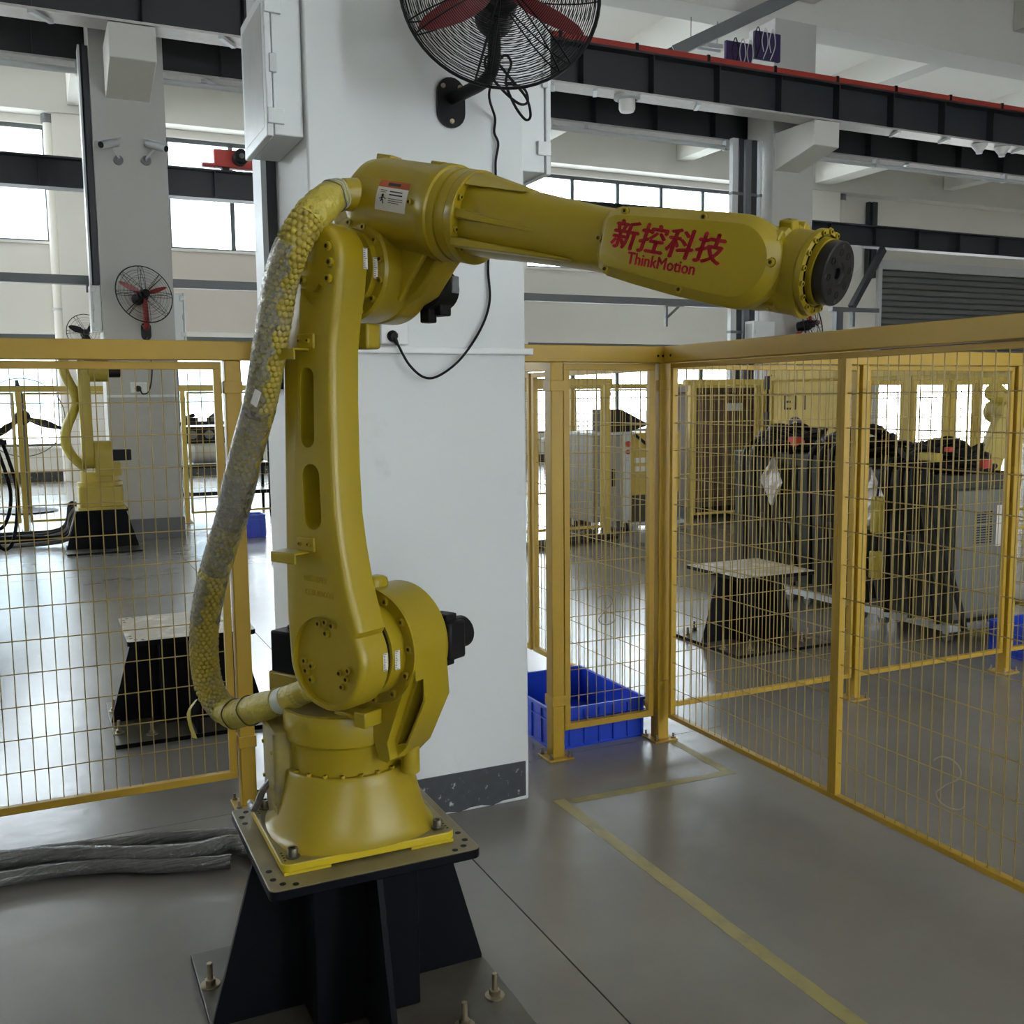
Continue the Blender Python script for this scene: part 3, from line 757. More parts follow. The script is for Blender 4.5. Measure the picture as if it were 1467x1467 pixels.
for (r, z) in ((0.114, 1.045), (0.136, 1.051), (0.158, 1.045), (0.137, 1.025), (0.064, 0.951), (0.087, 0.942), (0.068, 0.928), (0.084, 0.909), (0.178, 0.938), (0.206, 0.948), (0.199, 0.927), (0.184, 0.907)):
    bolt(arm, (r, -0.186, z), (0, -1, 0), 0.0085, Y_, TA)
MB(TA).cyl((0.137, -0.1855, 0.876), (0.137, -0.1885, 0.876), 0.007, n=14).build('plug', Y_, arm)
for (r, z) in ((0.194, 1.882), (0.199, 1.848), (0.193, 1.814), (0.114, 1.848), (0.113, 1.816), (0.155, 1.905), (0.105, 1.885)):
    bolt(arm, (r, -0.1995, z), (0, -1, 0), 0.0098, Y_, TA)
# hose brackets
for (r0, r1, z0) in ((0.062, 0.142, 1.655), (0.022, 0.122, 1.200)):
    k = MB(TA).box((r1 - 0.055, -0.206, z0 + 0.012), (r1, -0.198, z0 + 0.045)).build('hose_bracket', Y_, arm, bev=0.003)
    MB(TA).box((r0, -0.245, z0 + 0.008), (r1 - 0.02, -0.198, z0 + 0.013)).build('bracket_shelf', Y_, k, bev=0.0015) if False else None
    m_ = MB(TA); m_.box((r0, -0.245, z0 + 0.008), (r1 - 0.02, -0.198, z0 + 0.013)); m_.box((r0, -0.245, z0 - 0.012), (r1 - 0.02, -0.240, z0 + 0.010))
    m_.build('bracket_shelf', Y_, arm, bev=0.0015)
    for q in (0.012, 0.040):
        bolt(arm, (r1 - 0.055 + q, -0.206, z0 + 0.030), (0, -1, 0), 0.005, Y_, TA)
MB(TA).box((0.150, -0.095, 1.668), (0.199, -0.050, 1.726)).build('arm_stop', Y_, arm, bev=0.006)
# cast foundry marks in relief (illegible strokes)
m_ = MB(TA)
rr = random.Random(3)
for row, (z0, x0, n_) in enumerate(((1.150, 0.082, 8), (1.118, 0.086, 10))):
    for k in range(n_):
        x = x0 + k * 0.0098; zz = z0 + (k - 4) * -0.0003
        m_.box((x, -0.2012, zz - 0.007), (x + 0.0016, -0.1995, zz + 0.007))
        if rr.random() < 0.75: m_.box((x, -0.2012, zz + 0.005), (x + 0.006, -0.1995, zz + 0.007))
        if rr.random() < 0.6: m_.box((x, -0.2012, zz - 0.007), (x + 0.006, -0.1995, zz - 0.005))
        if rr.random() < 0.5: m_.box((x + 0.005, -0.2012, zz - 0.006), (x + 0.0066, -0.1995, zz + 0.004))
m_.build('cast_marks', Y_, arm, kind='stuff')
vernier(arm, 0.2605, -0.127, 0.962, TA, 0.014, 0.040)
vernier(arm, 0.2235, -0.120, 1.862, TA, 0.013, 0.045)

# --- elbow casting (axis 3) and shoulder of the forearm
a14 = math.radians(13.5)
TF = TA @ Matrix.Translation((0.358, 0, 1.961)) @ Matrix.Rotation(a14, 4, 'Y')      # x along the forearm, z up across it
el = MB(TA).lathe([(0.0, -0.096), (0.092, -0.096), (0.092, -0.078), (0.112, -0.078), (0.118, -0.072), (0.118, 0.0), (0.114, 0.012), (0.112, 0.085), (0.100, 0.10), (0, 0.10)], (J3[0], 0, J3[1]), (0, 1, 0), n=56).build('elbow_barrel', Y_, rob)
for k in range(14):
    a = math.radians(8 + 360 / 14 * k)
    bolt(el, (J3[0] + 0.1045, -0.078, J3[1]) if False else (J3[0] + 0.1035 * math.cos(a), -0.0785, J3[1] + 0.1035 * math.sin(a)), (0, -1, 0), 0.0075, Y_, TA)
vernier(el, J3[0] + 0.0930, -0.088, 1.845, TA, 0.013, 0.045)
MB(TA).obox((J3[0] + 0.09, -0.045, J3[1] + 0.075), (0.035, 0.022, 0.05), Matrix.Rotation(math.radians(-40), 3, 'Y')).build('cast_pad', Y_, el, bev=0.004)
# web joining barrel and forearm shoulder
MB(TA).prism(arc(J3[0], J3[1], 0.117, 185, 318, 20) + [(0.262, 1.790), (0.315, 1.850), (0.372, 1.905), (0.36, 1.96), (0.15, 2.02), (0.04, 1.99)], lambda u, v: (u, 0.012, v), lambda u, v: (u, 0.088, v)).build('elbow_body', Y_, el, bev=0.012, seg=3)
MB(TA).prism([(0.228, 1.775), (0.345, 1.915), (0.30, 1.96), (0.14, 1.96)], lambda u, v: (u, -0.022, v), lambda u, v: (u, -0.008, v)).build('elbow_rib', Y_, el, bev=0.004)
MB(TA).prism([(0.06, 1.92), (0.30, 1.94), (0.30, 1.98), (0.10, 2.03), (0.04, 2.0)], lambda u, v: (u, -0.05, v), lambda u, v: (u, 0.075, v)).build('elbow_neck', Y_, el, bev=0.012)
fs = MB(TF).lathe([(0, -0.262), (0.04, -0.258), (0.075, -0.243), (0.093, -0.217), (0.0985, -0.185), (0.0985, -0.012), (0.104, -0.004), (0.104, 0.022), (0.1, 0.026), (0.0985, 0.044), (0.094, 0.045), (0.094, 0.051), (0.0985, 0.052), (0.0985, 0.074), (0, 0.074)], (0, 0, 0), (1, 0, 0), n=60).build('forearm_shoulder', Y_, rob)
for s_, wd in ((-0.195, 0.022), (-0.03, 0.022)):
    MB(TF).box((s_ - wd, -0.02, 0.09), (s_ + wd, 0.02, 0.1035)).build('lift_boss', Y_, fs, bev=0.003)
bolt(fs, (-0.022, -0.0985, 0.006), (0, -1, 0), 0.006, Y_, TF)
# nozzle for the cable hose
MB(TA).cyl((0.186, -0.03, 2.014), (0.150, -0.112, 2.009), 0.040, 0.035, n=28, ch=0.003).build('hose_nozzle', Y_, fs)
# warning sticker wrapped on the shoulder
def wrap_patch(T, s0, s1, a0, a1, R_, n=10, skew=0.0):
    vs = []; fs_ = []
    for i in range(n + 1):
        a = math.radians(a0 + (a1 - a0) * i / n)
        for s_ in (s0, s1):
            vs.append((s_, -R_ * math.cos(a), R_ * math.sin(a)))
    for i in range(n):
        fs_.append((2 * i, 2 * i + 1, 2 * i + 3, 2 * i + 2))
    return MB(T).add(vs, fs_)
RS = 0.0991; SO = 0.052
st = wrap_patch(TF, -0.175 + SO, -0.085 + SO, -12, 26, RS).build('warning_sticker', M['sticker'], fs)
wrap_patch(TF, -0.175 + SO, -0.085 + SO, 17, 26, RS + 0.0004).build('sticker_header', M['stickred'], fs)
for (s0, s1, a0, a1) in ((-0.148, -0.112, 19.5, 23.5), (-0.137, -0.100, 11.5, 13.0), (-0.137, -0.098, 7.5, 9.2), (-0.137, -0.095, 3.0, 3.8), (-0.137, -0.095, 0.6, 1.4), (-0.137, -0.105, -1.8, -1.0), (-0.165, -0.145, 12.5, 13.3), (-0.165, -0.148, 10.3, 11.0)):
    wrap_patch(TF, s0 + SO, s1 + SO, a0, a1, RS + 0.0008, 3).build('sticker_print', M['ink'], fs)
for q in [[(-0.1585, 5), (-0.1515, 5), (-0.1515, 8), (-0.1585, 8)], [(-0.160, -1), (-0.156, -1), (-0.152, 5), (-0.157, 5)], [(-0.152, -4), (-0.149, -3), (-0.152, 2), (-0.155, 2)], [(-0.164, 2.5), (-0.163, 1.5), (-0.155, 4), (-0.156, 5)], [(-0.153, 5), (-0.153, 4), (-0.145, 2), (-0.144, 3)]]:
    MB(TF).add([(s_ + SO, -(RS + 0.0009) * math.cos(math.radians(a)), (RS + 0.0009) * math.sin(math.radians(a))) for s_, a in q], [(0, 1, 2, 3)]).build('sticker_pictogram', M['ink'], fs)
em = MB(TA).cyl((0.216, 0.085, 1.815), (0.216, 0.165, 1.815), 0.047, n=28, ch=0.006).build('elbow_motor', M['blackpl'], rob)
MB(TA).box((0.200, 0.110, 1.752), (0.245, 0.150, 1.785)).build('motor_connector', M['blackpl'], em, bev=0.004)
MB(TA).box((0.195, 0.090, 1.735), (0.225, 0.120, 1.77)).build('motor_connector', M['blackpl'], em, bev=0.004)
MB(TA).box((0.258, 0.13, 1.805), (0.266, 0.155, 1.845)).build('motor_plate', M['grey_steel'], em, bev=0.002)

# --- forearm
def sect(s_, hy, hz, zc=0.0, e=2.6, n=40, yc=0.0):
    out = []
    for k in range(n):
        a = 2 * PI * k / n
        c, q = math.cos(a), math.sin(a)
        r = 1 / ((abs(c) ** e + abs(q) ** e) ** (1 / e))
        out.append((s_, yc + hy * r * c, zc + hz * r * q))
    return out
fa = MB(TF).lathe([(0, 0.074), (0.0975, 0.074), (0.0985, 0.076), (0.0985, 0.094), (0.0965, 0.096), (0.05, 0.096)], (0, 0, 0), (1, 0, 0), n=60)
fa.loft([sect(0.095, 0.073, 0.079, 0), sect(0.108, 0.0735, 0.079, 0), sect(0.15, 0.075, 0.078, 0.0), sect(0.20, 0.073, 0.074, 0.0), sect(0.30, 0.069, 0.068, -0.001), sect(0.40, 0.066, 0.063, -0.002), sect(0.50, 0.064, 0.062, -0.004)], cap0=False)
fo = fa.build('forearm', Y_, rob)
for a in (52, 22, -22, -52, 128, 158, 202, 232):
    aa = math.radians(a)
    bolt(fo, (0.0965, -0.0875 * math.cos(aa), 0.0875 * math.sin(aa)), (1, 0, 0), 0.0062, Y_, TF)
# cast ribs along the side of the forearm
for (za, zb, L_) in ((0.000, -0.012, 0.34), (-0.058, -0.052, 0.38)):
    MB(TF).add([(0.096, -0.090, za + 0.010), (0.096, -0.090, za - 0.008), (0.096, -0.055, za - 0.012), (0.096, -0.055, za + 0.012),
                (L_, -0.064, zb + 0.002), (L_, -0.064, zb - 0.002), (L_, -0.05, zb - 0.004), (L_, -0.05, zb + 0.004)],
               [(0, 1, 2, 3), (4, 7, 6, 5), (0, 4, 5, 1), (1, 5, 6, 2), (2, 6, 7, 3), (3, 7, 4, 0)]).build('forearm_rib', Y_, fo, bev=0.002)
MB(TF).add([(0.096, -0.072, 0.060), (0.096, -0.045, 0.088), (0.096, 0.0, 0.096), (0.24, -0.05, 0.064), (0.24, -0.03, 0.070), (0.24, 0.0, 0.072)],
           [(0, 1, 4, 3), (1, 2, 5, 4), (0, 3, 5, 2), (0, 2, 1), (3, 4, 5)]).build('forearm_rib', Y_, fo)
# wrist unit with the lettered cover
cap = [(0.452, 0.030), (0.452, -0.034), (0.462, -0.056), (0.482, -0.068), (0.54, -0.074), (0.62, -0.080), (0.70, -0.083)] + arc(0.738, -0.003, 0.081, -95, 92, 34) + [(0.69, 0.076), (0.60, 0.070), (0.53, 0.065), (0.485, 0.061), (0.463, 0.050)]
capo = cap[::-1]
if sum(capo[i - 1][0] * capo[i][1] - capo[i][0] * capo[i - 1][1] for i in range(len(capo))) < 0: capo = capo[::-1]
cin = lambda d_: inset(capo, d_)
wu = MB(TF).loft([AY(0.060, cin(0.02)), AY(0.075, cin(0.03))][::-1] + [AY(0.04, cin(0.004)), AY(-0.055, cin(0.004))]).build('wrist_unit', Y_, rob)
cv = MB(TF).loft([AY(-0.052, capo), AY(-0.076, capo), AY(-0.080, cin(0.001)), AY(-0.1005, cin(0.019)), AY(-0.1015, cin(0.022))]).build('wrist_cover', Y_, rob, ang=24)
for (s_, v_) in ((0.505, 0.052), (0.665, 0.061), (0.461, -0.003), (0.488, -0.056), (0.648, -0.068), (0.806, 0.004)):
    bolt(cv, (s_, -0.0945, v_), (0, -1, 0), 0.0066, Y_, TF)
# lettering on the cover
def place_text(parent, body, size, s_, v_, T, m, name='lettering', sx=1.0, y=-0.1016, rot=0.0, shear=0.15, off=0.0, spacing=1.0):
    me = text_mesh(body, size, 0.0004, 0.0, shear, spacing=spacing)
    if off:                                                     # heavier strokes: the same outlines repeated a hair apart
        bm = bmesh.new(); bm.from_mesh(me); g0 = bm.verts[:] + bm.edges[:] + bm.faces[:]
        for (dx, dy) in ((off, 0), (-off, 0), (0, off * 0.6), (0, -off * 0.6)):
            r_ = bmesh.ops.duplicate(bm, geom=g0)
            bmesh.ops.translate(bm, vec=(dx, dy, 0), verts=[q for q in r_['geom'] if isinstance(q, bmesh.types.BMVert)])
        bm.to_mesh(me); bm.free()
    R_ = T @ Matrix.Translation((s_, y, v_)) @ Matrix.Rotation(rot, 4, 'Y') @ Matrix.Rotation(PI / 2, 4, 'X') @ Matrix.Diagonal((sx, 1, 1, 1))
    me.transform(R_)
    return link(name, me, m, parent)
place_text(cv, '新控科技', 0.056, 0.603, 0.006, TF, M['text'], off=0.0021, spacing=1.06, sx=1.0)
place_text(cv, 'ThinkMotion', 0.030, 0.603, -0.030, TF, M['text'], off=0.0011, shear=0.0, sx=0.90)

# wrist joint and tool flange, turned a little toward the hall's front
e_ = Vector((0.965, -0.115, -0.225)).normalized()
Fc = Vector((1.234, -0.022, 1.757))
wj = MB(TF).loft([sect(0.74, 0.066, 0.074, -0.003, 2.2), sect(0.83, 0.066, 0.073, -0.003, 2.2), sect(0.86, 0.060, 0.068, -0.003, 2.2)]).build('wrist_yoke', Y_, rob)
MB(TF).lathe([(0.0755, -0.006), (0.0755, 0.006), (0.07, 0.008)], (0.842, 0, -0.003), (1, 0, 0), n=40).build('yoke_flange', Y_, wj)
we = MB(TA).lathe([(0, -0.175), (0.062, -0.175), (0.064, -0.112), (0.0715, -0.108), (0.0715, -0.092), (0.066, -0.088), (0.0655, -0.050), (0.071, -0.045), (0.071, -0.034), (0.063, -0.032), (0.063, -0.036), (0.0, -0.036)], Fc, e_, n=56).build('wrist_end', Y_, rob)
ax_u = Vector((0, 0, 1)).cross(e_).normalized(); ax_v = e_.cross(ax_u)
for k in range(16):
    a = 2 * PI * k / 16
    q = (ax_u * math.cos(a) + ax_v * math.sin(a))
    bolt(we, Fc - e_ * 0.034 + q * 0.067, e_, 0.0052, Y_, TA)
for k in range(10):
    a = 2 * PI * k / 10
    q = (ax_u * math.cos(a) + ax_v * math.sin(a))
    bolt(we, Fc - e_ * 0.100 + q * 0.0755, q, 0.0060, Y_, TA)
    MB(TA).obox(Fc - e_ * 0.101 + q * 0.0715, (0.026, 0.018, 0.024), Matrix((e_, q, e_.cross(q))).transposed()).build('flange_lug', Y_, we, bev=0.003)
MB(TA).lathe([(0.061, -0.037), (0.061, -0.030)], Fc, e_, n=40).build('seal_ring', M['black'], we)
MB(TA).lathe([(0.0, -0.036), (0.0565, -0.036), (0.0565, -0.022), (0, -0.022)], Fc, e_, n=48).build('output_ring', Y_, we)
tf = MB(TA).lathe([(0.0, -0.022), (0.0535, -0.022), (0.0545, -0.020), (0.0545, -0.002), (0.0525, 0), (0.020, 0), (0.018, -0.003), (0.010, -0.003), (0.010, -0.010), (0, -0.010)], Fc, e_, n=56).build('tool_flange', M['flangeblk'], rob)
for k in range(8):
    a = 2 * PI * (k + 0.3) / 8
    q = (ax_u * math.cos(a) + ax_v * math.sin(a))
    MB(TA).lathe([(0.0062, 0.0), (0.0062, 0.0006), (0.0045, 0.0006), (0.0045, -0.004), (0, -0.004)], Fc + q * 0.036, e_, n=12).build('tapped_hole', M['black'], tf)
for k in range(4):
    a = 2 * PI * (k + 0.1) / 4
    q = (ax_u * math.cos(a) + ax_v * math.sin(a))
    MB(TA).lathe([(0.0035, 0.0), (0.0035, 0.0005), (0, 0.0005)], Fc + q * 0.047, e_, n=10).build('dowel_pin', M['dull_metal'], tf)

# --- cable hose (dress pack)
HP = [(0.150, -0.108, 2.009), (0.151, -0.140, 2.001), (0.154, -0.178, 1.975), (0.151, -0.222, 1.935), (0.133, -0.25, 1.879), (0.094, -0.25, 1.808), (0.069, -0.25, 1.727), (0.030, -0.24, 1.638), (-0.025, -0.22, 1.545), (-0.103, -0.20, 1.430), (-0.204, -0.17, 1.271), (-0.266, -0.16, 1.178), (-0.337, -0.14, 1.078), (-0.397, -0.12, 0.966), (-0.430, -0.10, 0.851), (-0.419, -0.09, 0.768), (-0.331, -0.10, 0.730), (-0.205, -0.112, 0.770), (-0.105, -0.115, 0.808), (-0.020, -0.108, 0.846), (0.035, -0.09, 0.872)]
hp_ = smooth_path(HP, 10)
NH = len(hp_)
def hr(i):
    t = i / (NH - 1)
    if t < 0.10: return 0.030 + 0.006 * t / 0.10
    if t < 0.80: return 0.0365
    return 0.0365 - 0.003 * (t - 0.80) / 0.20
# resample evenly
acc = [0.0]
for a, b_ in zip(hp_, hp_[1:]): acc.append(acc[-1] + (b_ - a).length)
LT = acc[-1]
def hat(d):
    d = max(0, min(LT - 1e-6, d))
    lo = 0
    while acc[lo + 1] < d: lo += 1
    f = (d - acc[lo]) / (acc[lo + 1] - acc[lo])
    return hp_[lo].lerp(hp_[lo + 1], f), lo + f
def hframe(d):
    p, i = hat(d); q, _ = hat(d + 0.004); o_, _ = hat(d - 0.004)
    t = (q - o_).normalized()
    u = t.cross(Vector((0.3, 1, 0.1))).normalized(); w = t.cross(u)
    return p, t, u, w, hr(i)
def hsec(d0, d1, n, dr=0.0, wob=0.0, rg=None):
    P = []; R_ = []
    for k in range(n + 1):
        p, t, u, w, r = hframe(d0 + (d1 - d0) * k / n)
        P.append(p); R_.append(r + dr + (wob * (rg.random() - 0.5) if rg else 0))
    return P, R_
ho = None
P, R_ = hsec(0, LT, 150, -0.004)
ho = MB(TA).tube(P, R_, 20).build('cable_hose', M['hose'], rob)
# honeycomb scales of the hose
d0, d1 = 0.125, LT - 0.42
sm_ = MB(TA); row = 0; d = d0
while d < d1:
    p, t, u, w, r = hframe(d)
    nn_ = 15
    for k in range(nn_):
        a = 2 * PI * (k + 0.5 * (row % 2)) / nn_
        nr = u * math.cos(a) + w * math.sin(a)
        tg = nr.cross(t)
        c = p + nr * (r - 0.0045)
        sz = 0.0079
        vs = [c + nr * 0.0070 + t * 0.001]
        ring1 = [c + nr * 0.0056 + (t * math.cos(b) * sz * 0.72 + tg * math.sin(b) * sz * 0.66) for b in [PI / 3 * q for q in range(6)]]
        ring0 = [c + nr * 0.0 + (t * math.cos(b) * sz * 1.08 + tg * math.sin(b) * sz * 1.0) for b in [PI / 3 * q for q in range(6)]]
        sm_.add(vs + ring1 + ring0, [(0, 1 + q, 1 + (q + 1) % 6) for q in range(6)] + [(1 + q, 7 + q, 7 + (q + 1) % 6, 1 + (q + 1) % 6) for q in range(6)])
    d += 0.0132; row += 1
me = bpy.data.meshes.new('hose_scales'); me.from_pydata([tuple(v) for v in sm_.V], [], sm_.F)
me.polygons.foreach_set('use_smooth', [True] * len(me.polygons))
link('hose_scales', me, M['hose'], ho, kind='stuff')
rg = random.Random(5)
def film(da, db, n, a0, a1, dr, name, m):
    m_ = MB(TA); vs = []; fs_ = []; K = 22
    for i in range(n + 1):
        p, t, u, w, r = hframe(da + (db - da) * i / n)
        e0 = a0 + 10 * math.sin(i * 0.7) ; e1 = a1 + 12 * math.sin(i * 0.5 + 1)
        for k in range(K + 1):
            a = math.radians(e0 + (e1 - e0) * k / K)
            rr_ = r + dr + 0.001 + rg.random() * 0.0012
            vs.append(p + (u * math.cos(a) + w * math.sin(a)) * rr_)
    for i in range(n):
        for k in range(K):
            a = i * (K + 1) + k
            fs_.append((a, a + 1, a + K + 2, a + K + 1))
    m_.add(vs, fs_)
    return m_.build(name, m, ho)
# torn stretch film still clinging to the hose
film(0.20, 0.60, 60, 20, 250, 0.0006, 'stretch_film', M['film'])
film(0.58, 1.08, 70, -20, 300, 0.0009, 'stretch_film', M['film'])
film(0.78, 0.93, 20, -30, 330, 0.0024, 'stretch_film', M['film'])
film(1.10, 1.26, 30, 40, 330, 0.0009, 'stretch_film', M['film'])
# tape windings at both ends
P, R_ = hsec(0.0, 0.135, 22, 0.0015, 0.004, rg); MB(TA).tube(P, R_, 22).build('tape_winding', M['hosetape'], ho)
P, R_ = hsec(LT - 0.425, LT - 0.17, 30, 0.0, 0.005, rg); MB(TA).tube(P, R_, 22).build('tape_winding', M['hosetape'], ho)
P, R_ = hsec(LT - 0.19, LT - 0.140, 6, -0.002, 0.0015, rg); MB(TA).tube(P, R_, 22).build('tape_winding', M['tapeg'], ho, label='pale grey tape band')
P, R_ = hsec(LT - 0.145, LT, 16, -0.004, 0.003, rg); MB(TA).tube(P, R_, 22).build('tape_winding', M['hosetape'], ho)
for dd, mm in ((0.018, 'tapeg'), (0.028, 'tapeg'), (0.036, 'grey_steel'), (LT - 0.375, 'dull_metal'), (LT - 0.30, 'dull_metal')):
    p, t, u, w, r = hframe(dd)
    ring = [p + (u * math.cos(2 * PI * k / 24) + w * math.sin(2 * PI * k / 24)) * (r + 0.003) + t * 0.004 * math.sin(k) for k in range(24)]
    MB(TA).tube(ring, 0.0018, 5, closed=True).build('tie_wire', M[mm], ho)
p, t, u, w, r = hframe(LT - 0.40)
q0 = Vector((-0.425, -0.135, 0.76)); pts_ = smooth_path([q0, q0 + Vector((-0.01, -0.02, -0.03)), q0 + Vector((-0.006, -0.02, -0.065)), q0 + Vector((0.012, -0.02, -0.10))], 5)
m_ = MB(TA); vs = []; fs_ = []
for i, p in enumerate(pts_):
    wd = 0.004 + 0.008 * i / len(pts_)
    vs += [p + Vector((-wd, 0.001 * (i % 2), 0)), p + Vector((wd, 0, 0.002))]
for i in range(len(pts_) - 1): fs_.append((2 * i, 2 * i + 1, 2 * i + 3, 2 * i + 2))
m_.add(vs, fs_).build('tape_tail', M['hosetape'], ho)
p, t, u, w, r = hframe(0.56)
wt = MB(TA); c = p + Vector((0.03, -r - 0.004, 0.0)); wt.obox(c, (0.020, 0.003, 0.036), Matrix.Rotation(math.radians(28), 3, 'Y')); wt.build('paper_tag', M['sticker'], ho)

# ================================================================== NEAR OBJECTS
# sheet-steel boxes on the sides of the front column
def wall_box(name, label, x0, x1, y0, y1, z0, z1, door_side, group=None):
    """door_side -1: the door faces the left, +1: the door faces the right"""
    t = thing(name, label, 'electrical box', ((x0 + x1) / 2, (y0 + y1) / 2, z0), group=group)
    w = (x1 - x0) / 2; d = (y1 - y0) / 2; H = z1 - z0
    s = door_side
    MB().box((-w + (0.022 if s < 0 else 0), -d, 0), (w - (0.022 if s > 0 else 0), d, H)).build('body', M['boxw'], t, bev=0.004)
    xa, xb = (-w - 0.003, -w + 0.019) if s < 0 else (w - 0.019, w + 0.003)
    dr_ = MB().box((xa, -d - 0.006, -0.006), (xb, d + 0.006, H + 0.006)).build('door', M['boxw'], t, bev=0.004)
    xf = xa if s < 0 else xb
    MB().box((xf - 0.001, -d + 0.03, 0.03), (xf + 0.001, d - 0.03, H - 0.03)).build('door_panel', M['boxside'], dr_)
    for f in (0.13, 0.90):
        xh = -w + 0.025 if s < 0 else w - 0.025
        MB().box((xh - 0.03 if s > 0 else xh - 0.026, -d - 0.012, H * f - 0.025), (xh + 0.026 if s > 0 else xh + 0.03, -d - 0.001, H * f + 0.025)).build('hinge', M['boxw'], t, bev=0.003)
    MB().box((-0.012 - 0.02 * s * -1 if False else (-w + 0.01 if s < 0 else w - 0.035), -d - 0.012, H * 0.5 - 0.03), ((-w + 0.035 if s < 0 else w - 0.01), -d - 0.001, H * 0.5 + 0.03)).build('latch', M['light_steel'], t, bev=0.003)
    return t
wall_box('electrical_box', 'white sheet steel box on the left side of the front column', 0.735, 0.856, 3.425, 3.80, 2.425, 2.875, -1)
wall_box('electrical_box', 'white sheet steel box on the right side of the front column', 1.656, 1.775, 3.425, 3.80, 2.385, 3.05, 1)
wall_box('electrical_box', 'small white box on the left side of the far left column', 0.60, 0.709, 12.2, 12.5, 2.36, 2.86, -1)
wall_box('electrical_box', 'small white box on the right side of the far left column', 1.476, 1.60, 12.2, 12.5, 2.27, 2.80, 1)
wall_box('electrical_box', 'white box with no visible door left of the far right column', 9.56, 9.95, 12.0, 12.2, 2.35, 2.66, -1)

# oscillating wall fans
def fan_parts(t, Rr, blade_m, seg=40, rings=26, spokes=14):
    """guard faces -y, origin at the hub"""
    D = Rr * 0.16
    g = MB().tube([(Rr * math.cos(2 * PI * k / 56), 0, Rr * math.sin(2 * PI * k / 56)) for k in range(56)], Rr * 0.017, 7, closed=True).build('guard_rim', M['blackpl'], t)
    if rings:
        m_ = MB()
        for q in range(rings):
            f = 0.2 + 0.78 * q / (rings - 1)
            for sgn in (-1, 1):
                y = sgn * D * (1 - f ** 4)
                if sgn > 0 and q % 2: continue
                m_.tube([(Rr * f * math.cos(2 * PI * k / 40), y, Rr * f * math.sin(2 * PI * k / 40)) for k in range(40)], 0.0016 if Rr > 0.25 else 0.0016, 3, closed=True)
        m_.build('guard_wires', M['blackpl'], g, kind='stuff')
    for q in range(spokes):
        a = 2 * PI * (q // 2 * 2 + (0.16 if q % 2 else -0.16)) / spokes
        for sgn in (-1, 1):
            P = [(Rr * f * math.cos(a), sgn * (D * (1 - f ** 4) + 0.003), Rr * f * math.sin(a)) for f in (0.12, 0.35, 0.6, 0.8, 0.92, 1.0)]
            MB().tube(P, 0.0028 if Rr > 0.25 else 0.002, 4).build('guard_spoke', M['blackpl'], g)
    hub = MB().lathe([(0, -0.02), (Rr * 0.13, -0.02), (Rr * 0.15, 0), (Rr * 0.15, 0.02), (0, 0.02)], (0, 0, 0), (0, 1, 0), n=24).build('hub', M['blackpl'], t)
    MB().cyl((0, D * 0.5, 0), (0, D + Rr * 0.45, 0), Rr * 0.20, n=24, ch=0.01).build('motor', M['blackpl'], t)
    MB().lathe([(0, -D - 0.012), (Rr * 0.12, -D - 0.01), (Rr * 0.14, -D), (0, -D)], (0, 0, 0), (0, 1, 0), n=20).build('guard_badge', M['blackpl'], g)
    return hub
def blade(t, a0, Rr, m, w=0.17, pitch=25):
    n = 10; vs = []; fs_ = []
    for i in range(n + 1):
        f = i / n; r = Rr * (0.12 + 0.80 * f)
        hw = Rr * w * (0.35 + 1.3 * f * (1 - f) + 0.35 * math.sin(PI * f ** 0.7)) * (1 if f < 0.9 else (1 - ((f - 0.9) / 0.1) ** 2 * 0.75))
        p = math.radians(pitch * (1 - 0.5 * f))
        for th in (0, 0.004):
            for q in (-1, 1):
                vs.append((r, q * hw * math.sin(p) + th, q * hw * math.cos(p)))
    for i in range(n):
        b0 = 4 * i; b1 = b0 + 4
        fs_ += [(b0, b0 + 1, b1 + 1, b1), (b0 + 2, b1 + 2, b1 + 3, b0 + 3), (b0, b1, b1 + 2, b0 + 2), (b0 + 1, b0 + 3, b1 + 3, b1 + 1)]
    fs_ += [(0, 2, 3, 1), (4 * n, 4 * n + 1, 4 * n + 3, 4 * n + 2)]
    MB(Matrix.Rotation(math.radians(-a0), 4, 'Y')).add(vs, fs_).build('blade', m, t)
f1 = thing('wall_fan', 'big black wall fan with red blades on the front column', 'fan', (1.395, 3.02, 2.835), rz=0)
f1.rotation_euler = (math.radians(-9), 0, math.radians(-17))
hub = fan_parts(f1, 0.318, M['red'], rings=40, spokes=14)
for a in (207, -27, 92):
    blade(f1, a, 0.318, M['red'], w=0.115)
Rf = f1.rotation_euler.to_matrix().to_4x4(); Rf.translation = f1.location
inv = Rf.inverted()
def fan_arm(t, inv_, pts, plate, m_arm, r=0.02):
    MB(inv_).tube(smooth_path(pts, 6), r, 10).build('support_arm', m_arm, t)
    x, y, z, hx, hz = plate
    po = arc(x, z + hz - hx, hx, 0, 180, 10) + arc(x, z - hz + hx, hx, 180, 360, 10)
    o = MB(inv_).prism(po, lambda u, v: (u, y, v), lambda u, v: (u, y - 0.012, v)).build('wall_plate', M['blackpl'], t)
    for (sx_, sz_) in ((-0.6, 0.62), (0.6, 0.62), (0, -0.75)):
        MB(inv_).cyl((x + sx_ * hx, y - 0.012, z + sz_ * hz), (x + sx_ * hx, y - 0.018, z + sz_ * hz), 0.008, n=10).build('plate_screw', M['galv'], o)
fan_arm(f1, inv, [(1.372, 3.395, 2.60), (1.39, 3.30, 2.60), (1.415, 3.20, 2.61), (1.425, 3.15, 2.65), (1.42, 3.13, 2.75), (1.405, 3.10, 2.80)], (1.37, 3.399, 2.585, 0.052, 0.085), M['blackpl'], 0.022)
MB(inv).obox((1.405, 3.08, 2.79), (0.06, 0.07, 0.06)).build('tilt_bracket', M['blackpl'], f1, bev=0.006)
